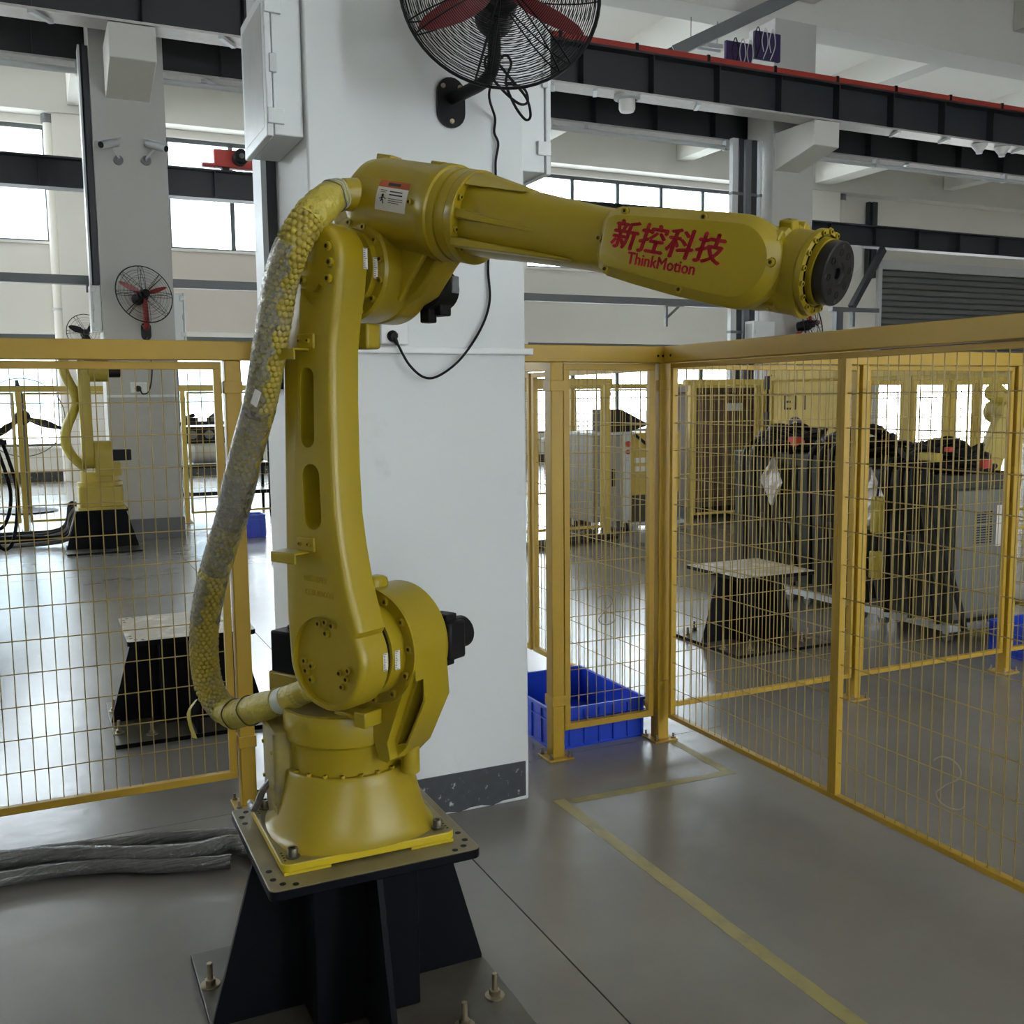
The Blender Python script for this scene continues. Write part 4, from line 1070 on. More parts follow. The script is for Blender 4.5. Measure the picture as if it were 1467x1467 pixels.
# the lead of the fan down to the outlet (parts of the fan: they move with it)
ld = [(1.42, 3.12, 2.76), (1.455, 3.2, 2.66), (1.475, 3.30, 2.60), (1.535, 3.385, 2.55), (1.533, 3.388, 2.50), (1.548, 3.388, 2.463), (1.537, 3.388, 2.40), (1.536, 3.39, 2.33), (1.52, 3.39, 2.20), (1.503, 3.39, 2.033), (1.507, 3.388, 1.91), (1.47, 3.385, 1.809), (1.386, 3.375, 1.700), (1.30, 3.365, 1.640), (1.24, 3.36, 1.632), (1.185, 3.36, 1.675), (1.145, 3.362, 1.745), (1.132, 3.365, 1.775)]
MB(inv).tube(smooth_path(ld, 8), 0.0045, 7).build('power_lead', M['rubber'], f1)
lp = [(1.44, 3.15, 2.66), (1.47, 3.15, 2.685), (1.49, 3.15, 2.66), (1.47, 3.15, 2.60), (1.50, 3.15, 2.53), (1.545, 3.16, 2.49), (1.565, 3.16, 2.505), (1.55, 3.16, 2.56), (1.49, 3.15, 2.61), (1.43, 3.15, 2.665), (1.40, 3.15, 2.67), (1.40, 3.15, 2.63), (1.46, 3.15, 2.57), (1.52, 3.15, 2.535), (1.555, 3.16, 2.55), (1.54, 3.16, 2.59), (1.47, 3.16, 2.60)]
MB(inv).tube(smooth_path(lp, 6), 0.0045, 6).build('lead_coil', M['rubber'], f1)
MB(inv).cyl((1.128, 3.372, 1.775), (1.128, 3.352, 1.772), 0.020, 0.016, n=14, ch=0.004).cyl((1.13, 3.360, 1.770), (1.142, 3.358, 1.745), 0.010, 0.006, n=10).build('plug', M['blackpl'], f1)
# outlet and trunking
so = thing('power_outlet', 'white double power outlet on the front column with a black plug', 'outlet', (1.138, 3.40, 1.80))
MB().box((-0.052, -0.028, -0.055), (0.052, 0, 0.055)).build('housing', M['socket'], so, bev=0.006)
for z in (0.030, -0.022):
    for x in (-0.010, 0.010):
        MB().box((x - 0.0016, -0.0286, z - 0.006), (x + 0.0016, -0.0278, z + 0.006)).build('slot', M['black'], so)
tr = thing('wire_trunking', 'slim white wire trunking strip across the front column', 'trunking', (1.28, 3.40, 1.715))
MB().box((-0.36, -0.018, 0), (0.395, 0, 0.024)).build('channel', M['socket'], tr, bev=0.002)
MB().box((-0.36, -0.022, 0.003), (0.395, -0.018, 0.021)).build('cover', M['socket'], tr, bev=0.001)
MB().box((0.376, -0.020, 0.0), (0.399, 0.06, 0.024)).build('channel', M['socket'], tr, bev=0.002)

# ------------------------------------------------------------------ wire mesh fences
RAIL0, RAIL1 = 1.705, 1.775
def shared_bar(size, m, nm):
    me = MB().box((-size[0] / 2, -size[1] / 2, -size[2] / 2), (size[0] / 2, size[1] / 2, size[2] / 2)).mesh(nm); me.materials.append(m); return me
def shared_rod(L, r, m, nm, axis):
    me = (MB().cyl((0, 0, -L / 2), (0, 0, L / 2), r, n=6) if axis == 'z' else MB().cyl((-L / 2, 0, 0), (L / 2, 0, 0), r, n=6)).mesh(nm); me.materials.append(m); return me
VERT = {}
def put(me, nm, parent, loc):
    o = bpy.data.objects.new(nm, me); COL.objects.link(o); o.parent = parent; o.location = loc; return o
def fence(name, label, org, rz, posts, panels, rail, each=True, m='fence', mid=(), group=None, zr=(RAIL0, RAIL1), pz=(0.115, 1.70), pitch=0.0455, hp=0.1165, panel_y=0.0, fr=0.028, pw=0.029):
    t = thing(name, label, 'fence', (org[0], org[1], 0), rz, group)
    mm = M[m]; wm = M['wire'] if each else mm
    if rail:
        a, b = rail
        MB().box((a, -0.034, zr[0]), (b, 0.034, zr[1])).build('top_rail', mm, t, bev=0.003)
        for x in (a + 0.05, b - 0.05, b - 0.075):
            MB().cyl((x, -0.0348, (zr[0] + zr[1]) / 2 - 0.006), (x, -0.033, (zr[0] + zr[1]) / 2 - 0.006), 0.006, n=8).build('rail_hole', M['black'], t)
    for x in posts:
        p = MB().box((x - pw, -0.03, 0.0), (x + pw, 0.03, zr[0])).build('post', mm, t, bev=0.004)
        for z in (0.235, 1.585):
            MB().box((x - pw - 0.005, -0.035, z), (x + pw + 0.005, 0.035, z + 0.045)).build('clamp_collar', mm, p, bev=0.002)
        MB().box((x - 0.06, -0.06, 0), (x + 0.06, 0.06, 0.008)).build('base_plate', mm, p, bev=0.002)
        for (bx, by) in ((-0.045, -0.045), (0.045, -0.045), (0.045, 0.045), (-0.045, 0.045)):
            MB().lathe([(0.010, 0.008), (0.010, 0.016), (0.005, 0.016), (0.005, 0.034), (0, 0.034)], (x + bx, by, 0), n=6).build('anchor_bolt', M['galv'], p)
    z0, z1 = pz
    for (a, b) in panels:
        y = panel_y
        for (q0, q1) in (((a, z0), (b, z0 + fr)), ((a, z1 - fr), (b, z1)), ((a, z0 + fr), (a + fr, z1 - fr)), ((b - fr, z0 + fr), (b, z1 - fr))):
            MB().box((q0[0], y - 0.014, q0[1]), (q1[0], y + 0.014, q1[1])).build('frame_bar', mm, t, bev=0.002)
        Lh = b - a - 0.02; Lv = z1 - z0 - 0.02
        nv = max(2, int(round((b - a - 2 * fr) / pitch))); nh = int(round((z1 - z0 - 2 * fr) / hp))
        if each:
            kv = 'v%.3f' % Lv; kh = 'h%.3f' % Lh
            if kv not in VERT: VERT[kv] = shared_rod(Lv, 0.0021, wm, 'wire', 'z')
            if kh not in VERT: VERT[kh] = shared_rod(Lh, 0.0021, wm, 'cross_wire', 'x')
            for k in range(1, nv):
                put(VERT[kv], 'wire', t, (a + fr + (b - a - 2 * fr) * k / nv, y - 0.005, (z0 + z1) / 2))
            for k in range(1, nh):
                put(VERT[kh], 'cross_wire', t, ((a + b) / 2, y - 0.001, z0 + fr + (z1 - z0 - 2 * fr) * k / nh))
        else:
            q = MB()
            for k in range(1, nv):
                x = a + fr + (b - a - 2 * fr) * k / nv
                q.cyl((x, y - 0.003, z0 + 0.01), (x, y - 0.003, z1 - 0.01), 0.0025, n=4)
            for k in range(1, nh):
                z = z0 + fr + (z1 - z0 - 2 * fr) * k / nh
                q.cyl((a + 0.01, y, z), (b - 0.01, y, z), 0.0025, n=4)
            q.build('mesh_wires', mm, t, kind='stuff')
    return t
fence('safety_fence', 'yellow wire mesh fence left of the robot, in front of an empty black pedestal', (0.658, 3.845), PI, [0.0], [(0.038, 1.26)], (-0.19, 1.6))
fence('safety_fence', 'short yellow mesh fence between the front column and the corner post, blue crate behind', (1.963, 3.765), 0, [0.0, 0.537], [(0.04, 0.495)], (-0.30, 0.57))
fence('safety_fence', 'nearest yellow mesh fence at right, running toward the camera', (2.515, 3.70), -PI / 2, [2.9], [(0.0, 1.035), (1.035, 2.07), (2.07, 2.865)], (-0.02, 2.95), fr=0.02)
fence('safety_fence', 'yellow mesh fence running away from the corner post behind the blue crate', (2.515, 3.83), PI / 2, [2.6], [(0.02, 1.24), (1.27, 2.5)], (0.0, 2.7))
fence('safety_fence', 'yellow mesh fence behind the nearest one, in front of the olive cabinets', (2.56, 3.835), 0, [1.172, 2.285, 3.46], [(0.0, 1.145), (1.20, 2.255), (2.315, 3.43)], (0.0, 3.6), pw=0.021, fr=0.022)

# S hooks hung on the mesh, blue crates, tape on the floor
def s_hook(label, loc, rz, h, m):
    t = [(0.30 * h * math.cos(a), 0, 0.28 * h + 0.22 * h * math.sin(a)) for a in [math.radians(160 - k * 20) for k in range(11)]]
    b_ = [(0.02 * h, 0, -0.02 * h), (-0.12 * h, 0, -0.16 * h)] + [(0.10 * h + 0.30 * h * math.cos(a), 0, -0.28 * h + 0.18 * h * math.sin(a)) for a in [math.radians(165 + k * 18) for k in range(11)]]
    o = MB().tube(smooth_path(t + b_, 3), 0.0024, 6).build('hook', m)
    o.location = loc; o.rotation_euler = (0, 0, rz)
    tag(o, label, 'hook')
s_hook('thin steel S hook hanging on the nearest right fence', (2.507, 2.17, 0.345), -PI / 2 + 0.1, 0.165, M['galv'])
s_hook('thin steel S hook hanging on the short fence above the blue crate', (2.20, 3.752, 0.63), 0.0, 0.14, M['galv'])
def crate(label, x0, y0, w, d, h, rz=0.0, rot=0.0):
    t = thing('plastic_crate', label, 'crate', (x0 + w / 2, y0 + d / 2, 0), rz)
    th = 0.006; a, b = w / 2, d / 2
    MB().box((-a, -b, 0.004), (a, b, 0.012)).build('bottom', M['blue'], t)
    for nm, p, q in (('wall', (-a, -b, 0.012), (a, -b + th, h)), ('wall', (-a, b - th, 0.012), (a, b, h)), ('wall', (-a, -b + th, 0.012), (-a + th, b - th, h)), ('wall', (a - th, -b + th, 0.012), (a, b - th, h))):
        MB().box(p, q).build(nm, M['blue'], t, bev=0.001)
    for z, hh, e in ((h - 0.012, 0.014, 0.010), (h - 0.06, 0.006, 0.007), (0.0, 0.01, 0.004)):
        r_ = MB().box((-a - e, -b - e, z), (a + e, -b, z + hh)).box((-a - e, b, z), (a + e, b + e, z + hh)).box((-a - e, -b, z), (-a, b, z + hh)).box((a, -b, z), (a + e, b, z + hh))
        r_.build('rim', M['blue'], t)
    n = 6
    for k in range(n + 1):
        x = -a + 0.01 + (w - 0.02) * k / n
        MB().box((x - 0.003, -b - 0.007, 0.01), (x + 0.003, -b, h - 0.01)).build('rib', M['blue'], t)
        MB().box((x - 0.003, b, 0.01), (x + 0.003, b + 0.007, h - 0.01)).build('rib', M['blue'], t)
        y = -b + 0.01 + (d - 0.02) * k / n
        MB().box((-a - 0.007, y - 0.003, 0.01), (-a, y + 0.003, h - 0.01)).build('rib', M['blue'], t)
        MB().box((a, y - 0.003, 0.01), (a + 0.007, y + 0.003, h - 0.01)).build('rib', M['blue'], t)
    return t
crate('large blue plastic crate on the floor behind the short fence', 1.985, 3.835, 0.47, 0.60, 0.185)
crate('blue plastic crate at the right edge beside the olive cabinets', 5.14, 3.88, 0.5, 0.30, 0.20)

def tape(name, label, P, w, jag=0.003):
    """a strip of floor tape with slightly uneven edges, 0.6 mm thick"""
    a = Vector(P[0]); b = Vector(P[1]); d = (b - a); L = d.length; d.normalize(); n = Vector((-d.y, d.x))
    k = int(L / 0.05) + 1; rr_ = random.Random(int(L * 100)); le = []; ri = []
    for i in range(k + 1):
        p = a + d * L * i / k
        le.append(p + n * (w / 2 + jag * (rr_.random() - 0.5))); ri.append(p - n * (w / 2 + jag * (rr_.random() - 0.5)))
    poly = [(q.x, q.y) for q in le] + [(q.x, q.y) for q in ri[::-1]]
    return tag(MB().prism(poly, lambda u, v: (u, v, 0.0002), lambda u, v: (u, v, 0.0009)).build(name, M['tape'], smooth=False), label, 'floor tape')
tape('floor_tape', 'long worn yellow floor tape running toward the camera', [(1.752, 3.34), (1.768, -1.5)], 0.05)
tape('floor_tape', 'faded yellow floor tape crossing toward the right fence', [(1.79, 3.305), (2.54, 3.275)], 0.046)
tape('floor_tape', 'short faded yellow floor tape beside the corner post', [(2.52, 3.30), (2.53, 3.72)], 0.042)

# film-wrapped cables lying on the floor behind the pedestal
def cable_strand(P, r, turns, n_str, ph):
    P = smooth_path(P, 10); m_ = MB(); 
    acc_ = 0
    for s_ in range(n_str):
        Q = []; d = 0
        for i, p in enumerate(P):
            t_ = (P[min(i + 1, len(P) - 1)] - P[max(i - 1, 0)]).normalized()
            u = t_.cross(Vector((0, 0, 1))).normalized(); w = u.cross(t_)
            a = 2 * PI * s_ / n_str + turns * 2 * PI * i / len(P) + ph
            Q.append(p + (u * math.cos(a) + w * math.sin(a)) * r * 0.62)
        m_.tube(Q, r * 0.42, 7)
    return m_
cb1 = thing('cable_bundle', 'twisted bundle of film wrapped cables lying on the floor at left', 'cable', (-0.2, 3.6, 0))
IN = Matrix.Translation((0.2, -3.6, 0))
for nm, P, r, tn, ph in (('cable_loom', [(-1.6, 3.75, 0.04), (-0.6, 3.70, 0.04), (-0.2, 3.63, 0.04), (0.02, 3.56, 0.042), (0.22, 3.46, 0.042), (0.40, 3.40, 0.042), (0.53, 3.40, 0.042), (0.66, 3.2, 0.042)], 0.032, 2.2, 0.0),
                         ('cable_loom', [(-1.6, 3.84, 0.03), (-0.5, 3.70, 0.03), (-0.1, 3.66, 0.032), (0.17, 3.60, 0.034), (0.32, 3.585, 0.034), (0.46, 3.53, 0.034), (0.56, 3.49, 0.034), (0.72, 3.3, 0.034)], 0.024, 2.0, 1.0),
                         ('cable_loom', [(-1.6, 3.60, 0.03), (-0.55, 3.53, 0.03), (-0.19, 3.505, 0.03), (-0.07, 3.50, 0.03), (0.12, 3.455, 0.03), (0.29, 3.37, 0.03), (0.50, 3.30, 0.032)], 0.022, 2.4, 2.0)):
    mb_ = cable_strand(P, r, tn, 6, ph); mb_.V = [IN @ v for v in mb_.V]
    o = mb_.build(nm, M['cable'], cb1)
    q = MB(IN); PP = smooth_path(P, 10); q.tube(PP, [r * (1.06 + 0.05 * math.sin(i * 1.3)) for i in range(len(PP))], 14).build('stretch_film', M['clearfilm'], o)

# ================================================================== FAR OBJECTS
pedestal('empty_pedestal', 'empty black pedestal with paint spotted top plate behind the left fence', 0.60, 5.10, ztop=0.47, topm='wood', plate_half=0.29)
pedestal('empty_pedestal', 'empty black pedestal with dusty top plate behind the right fence', 4.06, 5.10, ztop=0.47, topm='wood', plate_half=0.29)

# fans farther away
f2 = thing('wall_fan', 'black wall fan with dark red blades on the far left column', 'fan', (1.13, 11.83, 2.74))
f2.rotation_euler = (math.radians(-14), 0, math.radians(20))
fan_parts(f2, 0.32, M['red'], rings=8, spokes=16)
for a in (155, 20, 268): blade(f2, a, 0.32, M['red'], w=0.085)
i2 = (Matrix.Translation(f2.location) @ f2.rotation_euler.to_matrix().to_4x4()).inverted()
fan_arm(f2, i2, [(1.16, 12.14, 2.40), (1.16, 12.05, 2.40), (1.155, 12.0, 2.5), (1.14, 11.98, 2.68)], (1.16, 12.148, 2.36, 0.055, 0.10), M['red'], 0.032)
MB(i2).tube(smooth_path([(1.16, 12.1, 2.3), (1.12, 12.12, 2.2), (1.19, 12.13, 2.05), (1.20, 12.13, 1.9), (1.16, 12.13, 1.70), (1.09, 12.12, 1.66), (1.06, 12.11, 1.72)], 6), 0.008, 5).build('power_lead', M['rubber'], f2)
f3 = thing('wall_fan', 'wall fan half hidden under the tool flange at right', 'fan', (10.42, 11.72, 2.62))
f3.rotation_euler = (math.radians(-10), 0, math.radians(28))
fan_parts(f3, 0.38, M['red'], rings=6, spokes=14)
for a in (10, 130, 250): blade(f3, a, 0.38, M['red'], w=0.09)
i3 = (Matrix.Translation(f3.location) @ f3.rotation_euler.to_matrix().to_4x4()).inverted()
fan_arm(f3, i3, [(10.08, 12.14, 2.36), (10.12, 12.0, 2.36), (10.25, 11.92, 2.42), (10.38, 11.85, 2.6)], (10.08, 12.148, 2.3, 0.06, 0.10), M['red'], 0.035)
f4 = thing('wall_fan', 'small far fan peeking over the left fence rail', 'fan', (0.95, 21.6, 2.95))
f4.rotation_euler = (math.radians(-10), 0, math.radians(8))
fan_parts(f4, 0.36, M['blackpl'], rings=6, spokes=12)
for a in (40, 160, 280): blade(f4, a, 0.36, M['blackpl'])
MB().cyl((0, 0.12, -0.02), (0, 0.32, -0.1), 0.05, n=10).build('support_arm', M['blackpl'], f4)
f5 = thing('pedestal_fan', 'tall black pedestal fan standing far left against the bright window', 'fan', (-0.20, 16.2, 0))
T5 = Matrix.Translation((0, 0, 1.37))
MB().lathe([(0, 0), (0.40, 0), (0.40, 0.02), (0.10, 0.06), (0.04, 0.09), (0, 0.09)], n=28).build('base', M['blackpl'], f5)
MB().cyl((0, 0, 0.05), (0, 0, 1.30), 0.028, n=12).build('pole', M['grey_steel'], f5)
g = MB(T5).tube([(0.56 * math.cos(2 * PI * k / 48), -0.05, 0.56 * math.sin(2 * PI * k / 48)) for k in range(48)], 0.008, 6, closed=True).build('guard_rim', M['grey_steel'], f5)
for k in range(16):
    a = 2 * PI * k / 16
    MB(T5).tube([(0.1 * math.cos(a), -0.16, 0.1 * math.sin(a)), (0.35 * math.cos(a), -0.14, 0.35 * math.sin(a)), (0.56 * math.cos(a), -0.05, 0.56 * math.sin(a))], 0.0025, 4).build('guard_spoke', M['grey_steel'], g)
MB(T5).cyl((0, -0.12, 0), (0, 0.14, 0), 0.11, n=20, ch=0.02).build('motor', M['blackpl'], f5)
for a in (95, 215, -18):
    h_ = bpy.data.objects.new('x', None)
    bpy.data.objects.remove(h_)
    n = 8; vs = []; fs_ = []
    for i in range(n + 1):
        f = i / n; r = 0.08 + 0.46 * f; hw = 0.035 + 0.05 * math.sin(PI * min(1, f * 1.1)) ; p = math.radians(50)
        for th in (0, 0.006):
            for q in (-1, 1): vs.append((r, q * hw * math.sin(p) + th - 0.05, q * hw * math.cos(p)))
    for i in range(n):
        b0 = 4 * i; b1 = b0 + 4
        fs_ += [(b0, b0 + 1, b1 + 1, b1), (b0 + 2, b1 + 2, b1 + 3, b0 + 3), (b0, b1, b1 + 2, b0 + 2), (b0 + 1, b0 + 3, b1 + 3, b1 + 1)]
    fs_ += [(0, 2, 3, 1), (4 * n, 4 * n + 1, 4 * n + 3, 4 * n + 2)]
    MB(T5 @ Matrix.Rotation(math.radians(-a), 4, 'Y')).add(vs, fs_).build('blade', M['blackpl'], f5)

# security cameras and outlet on the far left column
def cctv(label, x, z, side):
    t = thing('security_camera', label, 'camera', (x, 12.15, z))
    MB().lathe([(0, 0), (0.05, 0), (0.05, -0.03), (0, -0.035)], (0, 0, -0.13), (0, 1, 0), n=16).build('mount', M['grey_steel'], t)
    MB().tube([(0, -0.03, -0.13), (0, -0.10, -0.12), (0.07 * side, -0.16, -0.035)], 0.014, 8).build('bracket_arm', M['light_steel'], t)
    d = Vector((0.62 * side, -0.72, -0.30)).normalized()
    c = Vector((0.10 * side, -0.17, 0.0))
    MB().cyl(c - d * 0.14, c + d * 0.14, 0.042, n=16, ch=0.006).build('body', M['light_steel'], t)
    MB().obox(c + Vector((0, 0, 0.046)) + d * 0.015, (0.33, 0.10, 0.008), Matrix((d, d.cross(Vector((0, 0, 1))).normalized() * -1, (d.cross(Vector((0, 0, 1)))).cross(d).normalized())).transposed()).build('sun_shield', M['light_steel'], t)
    MB().cyl(c + d * 0.137, c + d * 0.145, 0.034, n=16).build('lens', M['black'], t)
cctv('left of the two white security cameras on the far left column', 0.96, 4.34, -1)
cctv('right of the two white security cameras on the far left column', 1.25, 4.36, 1)
so2 = thing('power_outlet', 'white power outlet with black plug low on the far left column', 'outlet', (1.05, 12.15, 1.73))
MB().box((-0.09, -0.03, -0.06), (0.09, 0, 0.06)).build('housing', M['socket'], so2, bev=0.008)
MB().cyl((-0.01, -0.03, -0.01), (-0.01, -0.07, -0.01), 0.035, n=12, ch=0.006).build('plug', M['blackpl'], so2)
tr2 = thing('wire_trunking', 'white trunking strip across the far left column', 'trunking', (1.09, 12.15, 1.62))
MB().box((-0.38, -0.02, 0), (0.38, 0, 0.03)).build('channel', M['socket'], tr2, bev=0.003)
MB().box((-0.38, -0.024, 0.004), (0.38, -0.02, 0.026)).build('cover', M['socket'], tr2)

# a simple whole robot for the distance
def far_robot(label, loc, rz, lean, fore, ped=True, name='distant_robot', m='robot_far', s=1.0):
    if ped: pass
    t = thing(name, label, 'robot arm', loc, rz)
    mm = M[m]
    def B(p): return Vector(p) * s
    MB().prism([(u * s, v * s) for u, v in rrect(-0.26, -0.24, 0.26, 0.24, 0.02)], lambda u, v: (u, v, 0), lambda u, v: (u, v, 0.03 * s)).build('base_plate', mm, t)
    MB().prism([(u * s, v * s) for u, v in rrect(-0.235, -0.225, 0.235, 0.225, 0.04)], lambda u, v: (u, v, 0.03 * s), lambda u, v: (u, v, 0.25 * s)).build('base_casting', mm, t, bev=0.01)
    MB().lathe([(0, 0.25 * s), (0.235 * s, 0.25 * s), (0.235 * s, 0.29 * s), (0.20 * s, 0.30 * s), (0.20 * s, 0.40 * s), (0, 0.40 * s)], n=28).build('turret', mm, t)
    sh_ = MB().prism([(u * s, v * s) for u, v in (arc(0.10, 0.58, 0.16, -10, 190, 16) + [(-0.12, 0.36), (0.24, 0.36)])], lambda u, v: (u, -0.05 * s, v), lambda u, v: (u, 0.13 * s, v)).build('shoulder_housing', mm, t, bev=0.008)
    MB().box(tuple(B((-0.10, 0.05, 0.36))), tuple(B((0.20, 0.22, 0.50)))).build('housing_foot', mm, t, bev=0.01)
    MB().box(tuple(B((0.03, 0.13, 0.52))), tuple(B((0.15, 0.33, 0.64)))).build('shoulder_motor', M['blackpl'], t, bev=0.01)
    MB().box(tuple(B((-0.22, -0.06, 0.36))), tuple(B((-0.12, 0.06, 0.56)))).build('turret_motor', M['blackpl'], t, bev=0.01)
    a = math.radians(lean); j3 = Vector((0.10 + 0.92 * math.sin(a), 0, 0.58 + 0.92 * math.cos(a)))
    d = Vector((math.sin(a), 0, math.cos(a))); n_ = Vector((math.cos(a), 0, -math.sin(a)))
    j2 = Vector((0.10, 0, 0.58))
    o2 = [(j2 + n_ * 0.14 * math.cos(q) - d * 0.14 * math.sin(q)) for q in [PI * k / 12 for k in range(13)]] + [(j3 - n_ * 0.105 * math.cos(q) + d * 0.105 * math.sin(q)) for q in [PI * k / 12 for k in range(13)]]
    MB().loft([[(p.x * s, -0.17 * s, p.z * s) for p in o2], [(p.x * s, -0.05 * s, p.z * s) for p in o2]]).build('lower_arm', mm, t, bev=0.008)
    MB().cyl(B((j3.x, -0.07, j3.z)), B((j3.x, 0.14, j3.z)), 0.125 * s, n=24, ch=0.008).build('elbow_barrel', mm, t)
    MB().cyl(B((j3.x + 0.05, 0.14, j3.z - 0.02)), B((j3.x + 0.05, 0.26, j3.z - 0.02)), 0.06 * s, n=16, ch=0.008).build('elbow_motor', M['blackpl'], t)
    b = math.radians(fore); u = Vector((math.cos(b), 0, math.sin(b)))
    f0 = j3 + Vector((0.02, 0, 0.13)) - u * 0.22
    MB().lathe([(0, 0), (0.07 * s, 0.01 * s), (0.105 * s, 0.05 * s), (0.105 * s, 0.30 * s), (0.09 * s, 0.31 * s), (0.075 * s, 0.78 * s), (0.08 * s, 0.80 * s), (0.08 * s, 1.02 * s), (0.06 * s, 1.05 * s), (0, 1.05 * s)], f0 * s, u, n=24).build('forearm', mm, t)
    w0 = f0 + u * 1.02
    MB().lathe([(0.065 * s, 0), (0.065 * s, 0.16 * s), (0.05 * s, 0.17 * s), (0, 0.17 * s)], w0 * s, u, n=20).build('wrist', mm, t)
    MB().lathe([(0.05 * s, 0), (0.05 * s, 0.02 * s), (0, 0.02 * s)], (w0 + u * 0.17) * s, u, n=20).build('tool_flange', M['flangeblk'], t)
    return t
pedestal('far_pedestal', 'black pedestal under the distant yellow robot at left', 0.56, 11.55, ztop=0.45, rods=False)
fr = far_robot('distant yellow robot standing left of the far left column', (0.56, 11.55, 0.45), -PI / 2, 0, 4, s=0.97)
P = smooth_path([(-0.06, 0.05, 1.62), (-0.2, 0.0, 1.66), (-0.29, 0.0, 1.56), (-0.28, 0.0, 1.42), (-0.20, 0.0, 1.22), (-0.20, 0.0, 1.08), (-0.29, 0.0, 0.86), (-0.31, 0.0, 0.70), (-0.24, 0.0, 0.54), (-0.12, 0.0, 0.42)], 6)
Tq = Matrix.Rotation(PI / 2, 4, 'Z')
MB(Tq).tube(P, 0.05, 10).build('cable_hose', M['hosetape'], fr)

# far fences of the neighbouring cells
fence('far_fence', 'distant yellow mesh fence crossing behind the far left column', (-6, 13.6), 0, [0.1 + 1.9 * k for k in range(9)], [(0.15 + 1.9 * k, 1.95 + 1.9 * k) for k in range(9)], (0, 17.3), each=False, m='fence_far', pitch=0.08, hp=0.16)
fence('far_fence', 'distant yellow mesh fence ending at a post beside the grey cabinet', (1.95, 9.72), 0, [0.2, 2.0, 3.78], [(0.25, 1.95), (2.05, 3.73)], (0.0, 3.84), each=False, m='fence_far', pitch=0.07, hp=0.14)
fence('far_fence', 'distant yellow mesh fence in front of the brown machine', (7.1, 10.2), 0.0, [0.1, 1.15, 2.25], [(0.14, 1.1), (1.2, 2.2)], (0.0, 2.35), each=False, m='fence_far', pitch=0.07, hp=0.14)
ef = fence('far_fence', 'yellow mesh fence behind the cabinets carrying the E11 board', (6.02, 7.30), -PI / 2, [0.02, 1.6, 3.0], [(0.92, 1.56), (1.64, 2.96)], (0.0, 3.4), each=False, m='fence_far', pitch=0.07, hp=0.14, zr=(1.70, 1.80))
MB().box((0.06, -0.02, 0.12), (0.86, 0.02, 1.68)).build('door_board', M['fence_far'], ef, bev=0.004)
me = text_mesh('E11', 0.20, 0.001, 0.0, spacing=1.1)
bm = bmesh.new(); bm.from_mesh(me); g0 = bm.verts[:] + bm.edges[:] + bm.faces[:]
for dx in (-0.005, 0.005):
    r_ = bmesh.ops.duplicate(bm, geom=g0)
    bmesh.ops.translate(bm, vec=(dx, 0, 0), verts=[q for q in r_['geom'] if isinstance(q, bmesh.types.BMVert)])
bm.to_mesh(me); bm.free()
me.transform(Matrix.Translation((0.36, -0.0215, 1.50)) @ Matrix.Rotation(PI / 2, 4, 'X'))
link('lettering', me, M['ink'], ef)
em_ = MB().prism([(0.36 + u, v) for u, v in arc(0, 1.28, 0.10, 0, 180, 12) + [(-0.10, 1.08), (0.10, 1.08)]], lambda u, v: (u, -0.024, v), lambda u, v: (u, -0.02, v)).build('badge', M['emblem'], ef)
MB().lathe([(0.035, 0), (0.035, 0.002), (0, 0.002)], (0.36, -0.024, 1.31), (0, -1, 0), n=14).build('badge_spot', M['fence_far'], ef)
MB().prism([(0.31, 1.08), (0.41, 1.08), (0.40, 1.20), (0.36, 1.24), (0.32, 1.20)], lambda u, v: (u, -0.0262, v), lambda u, v: (u, -0.024, v)).build('badge_figure', M['sticker'], ef)
MB().box((-0.012, -0.045, 0.1), (0.012, -0.02, 1.72)).build('hinge_rod', M['black'], ef)
for z in (1.30, 1.62): MB().box((-0.03, -0.05, z), (0.03, -0.02, z + 0.12)).build('hinge', M['blackpl'], ef, bev=0.004)
fence('far_fence', 'farthest yellow mesh fence at right in front of the shutter', (8.2, 8.6), 0.0, [0.1, 2.0, 3.9, 5.8], [(0.15, 1.95), (2.05, 3.85), (3.95, 5.75)], (0.0, 6.0), each=False, m='fence_far', pitch=0.07, hp=0.14)
fence('far_fence', 'yellow mesh fence between the cabinets and the rear robots', (6.5, 7.4), 0.0, [0.1, 1.9, 3.7], [(0.15, 1.85), (1.95, 3.65)], (0.0, 3.9), each=False, m='fence_far', pitch=0.07, hp=0.14)
far_robot('yellow robot arm reaching over the olive cabinets behind the right fence', (7.35, 6.3, 0.25), math.radians(-15), 20, -38, name='rear_robot', s=0.8)
far_robot('second rear yellow robot farther right behind the mesh', (10.3, 6.2, 0.3), math.radians(160), -10, 10, name='rear_robot')
far_robot('yellow robot glimpsed between the front column and the gate post', (3.35, 11.6, 0.45), math.radians(-30), 10, -40, name='rear_robot')
far_robot('yellow robot behind the far mesh beside the brown machine', (4.75, 12.3, 0.45), math.radians(40), -12, 25, name='rear_robot')
for lb, x, y in (('black pedestal under the robot beside the gate post', 3.35, 11.6), ('black pedestal under the robot beside the brown machine', 4.75, 12.3)):
    pedestal('far_pedestal', lb, x, y, ztop=0.45, rods=False)
for lb, x, y, h in (('grey plinth under the rear robot reaching over the cabinets', 7.35, 6.3, 0.25), ('grey plinth under the second rear robot', 10.3, 6.2, 0.3)):
    o = MB().prism(rrect(-0.3, -0.3, 0.3, 0.3, 0.03), lambda u, v: (u, v, 0), lambda u, v: (u, v, h)).build('robot_plinth', M['cabl'], bev=0.01)
    o.location = (x, y, 0); tag(o, lb, 'pedestal')

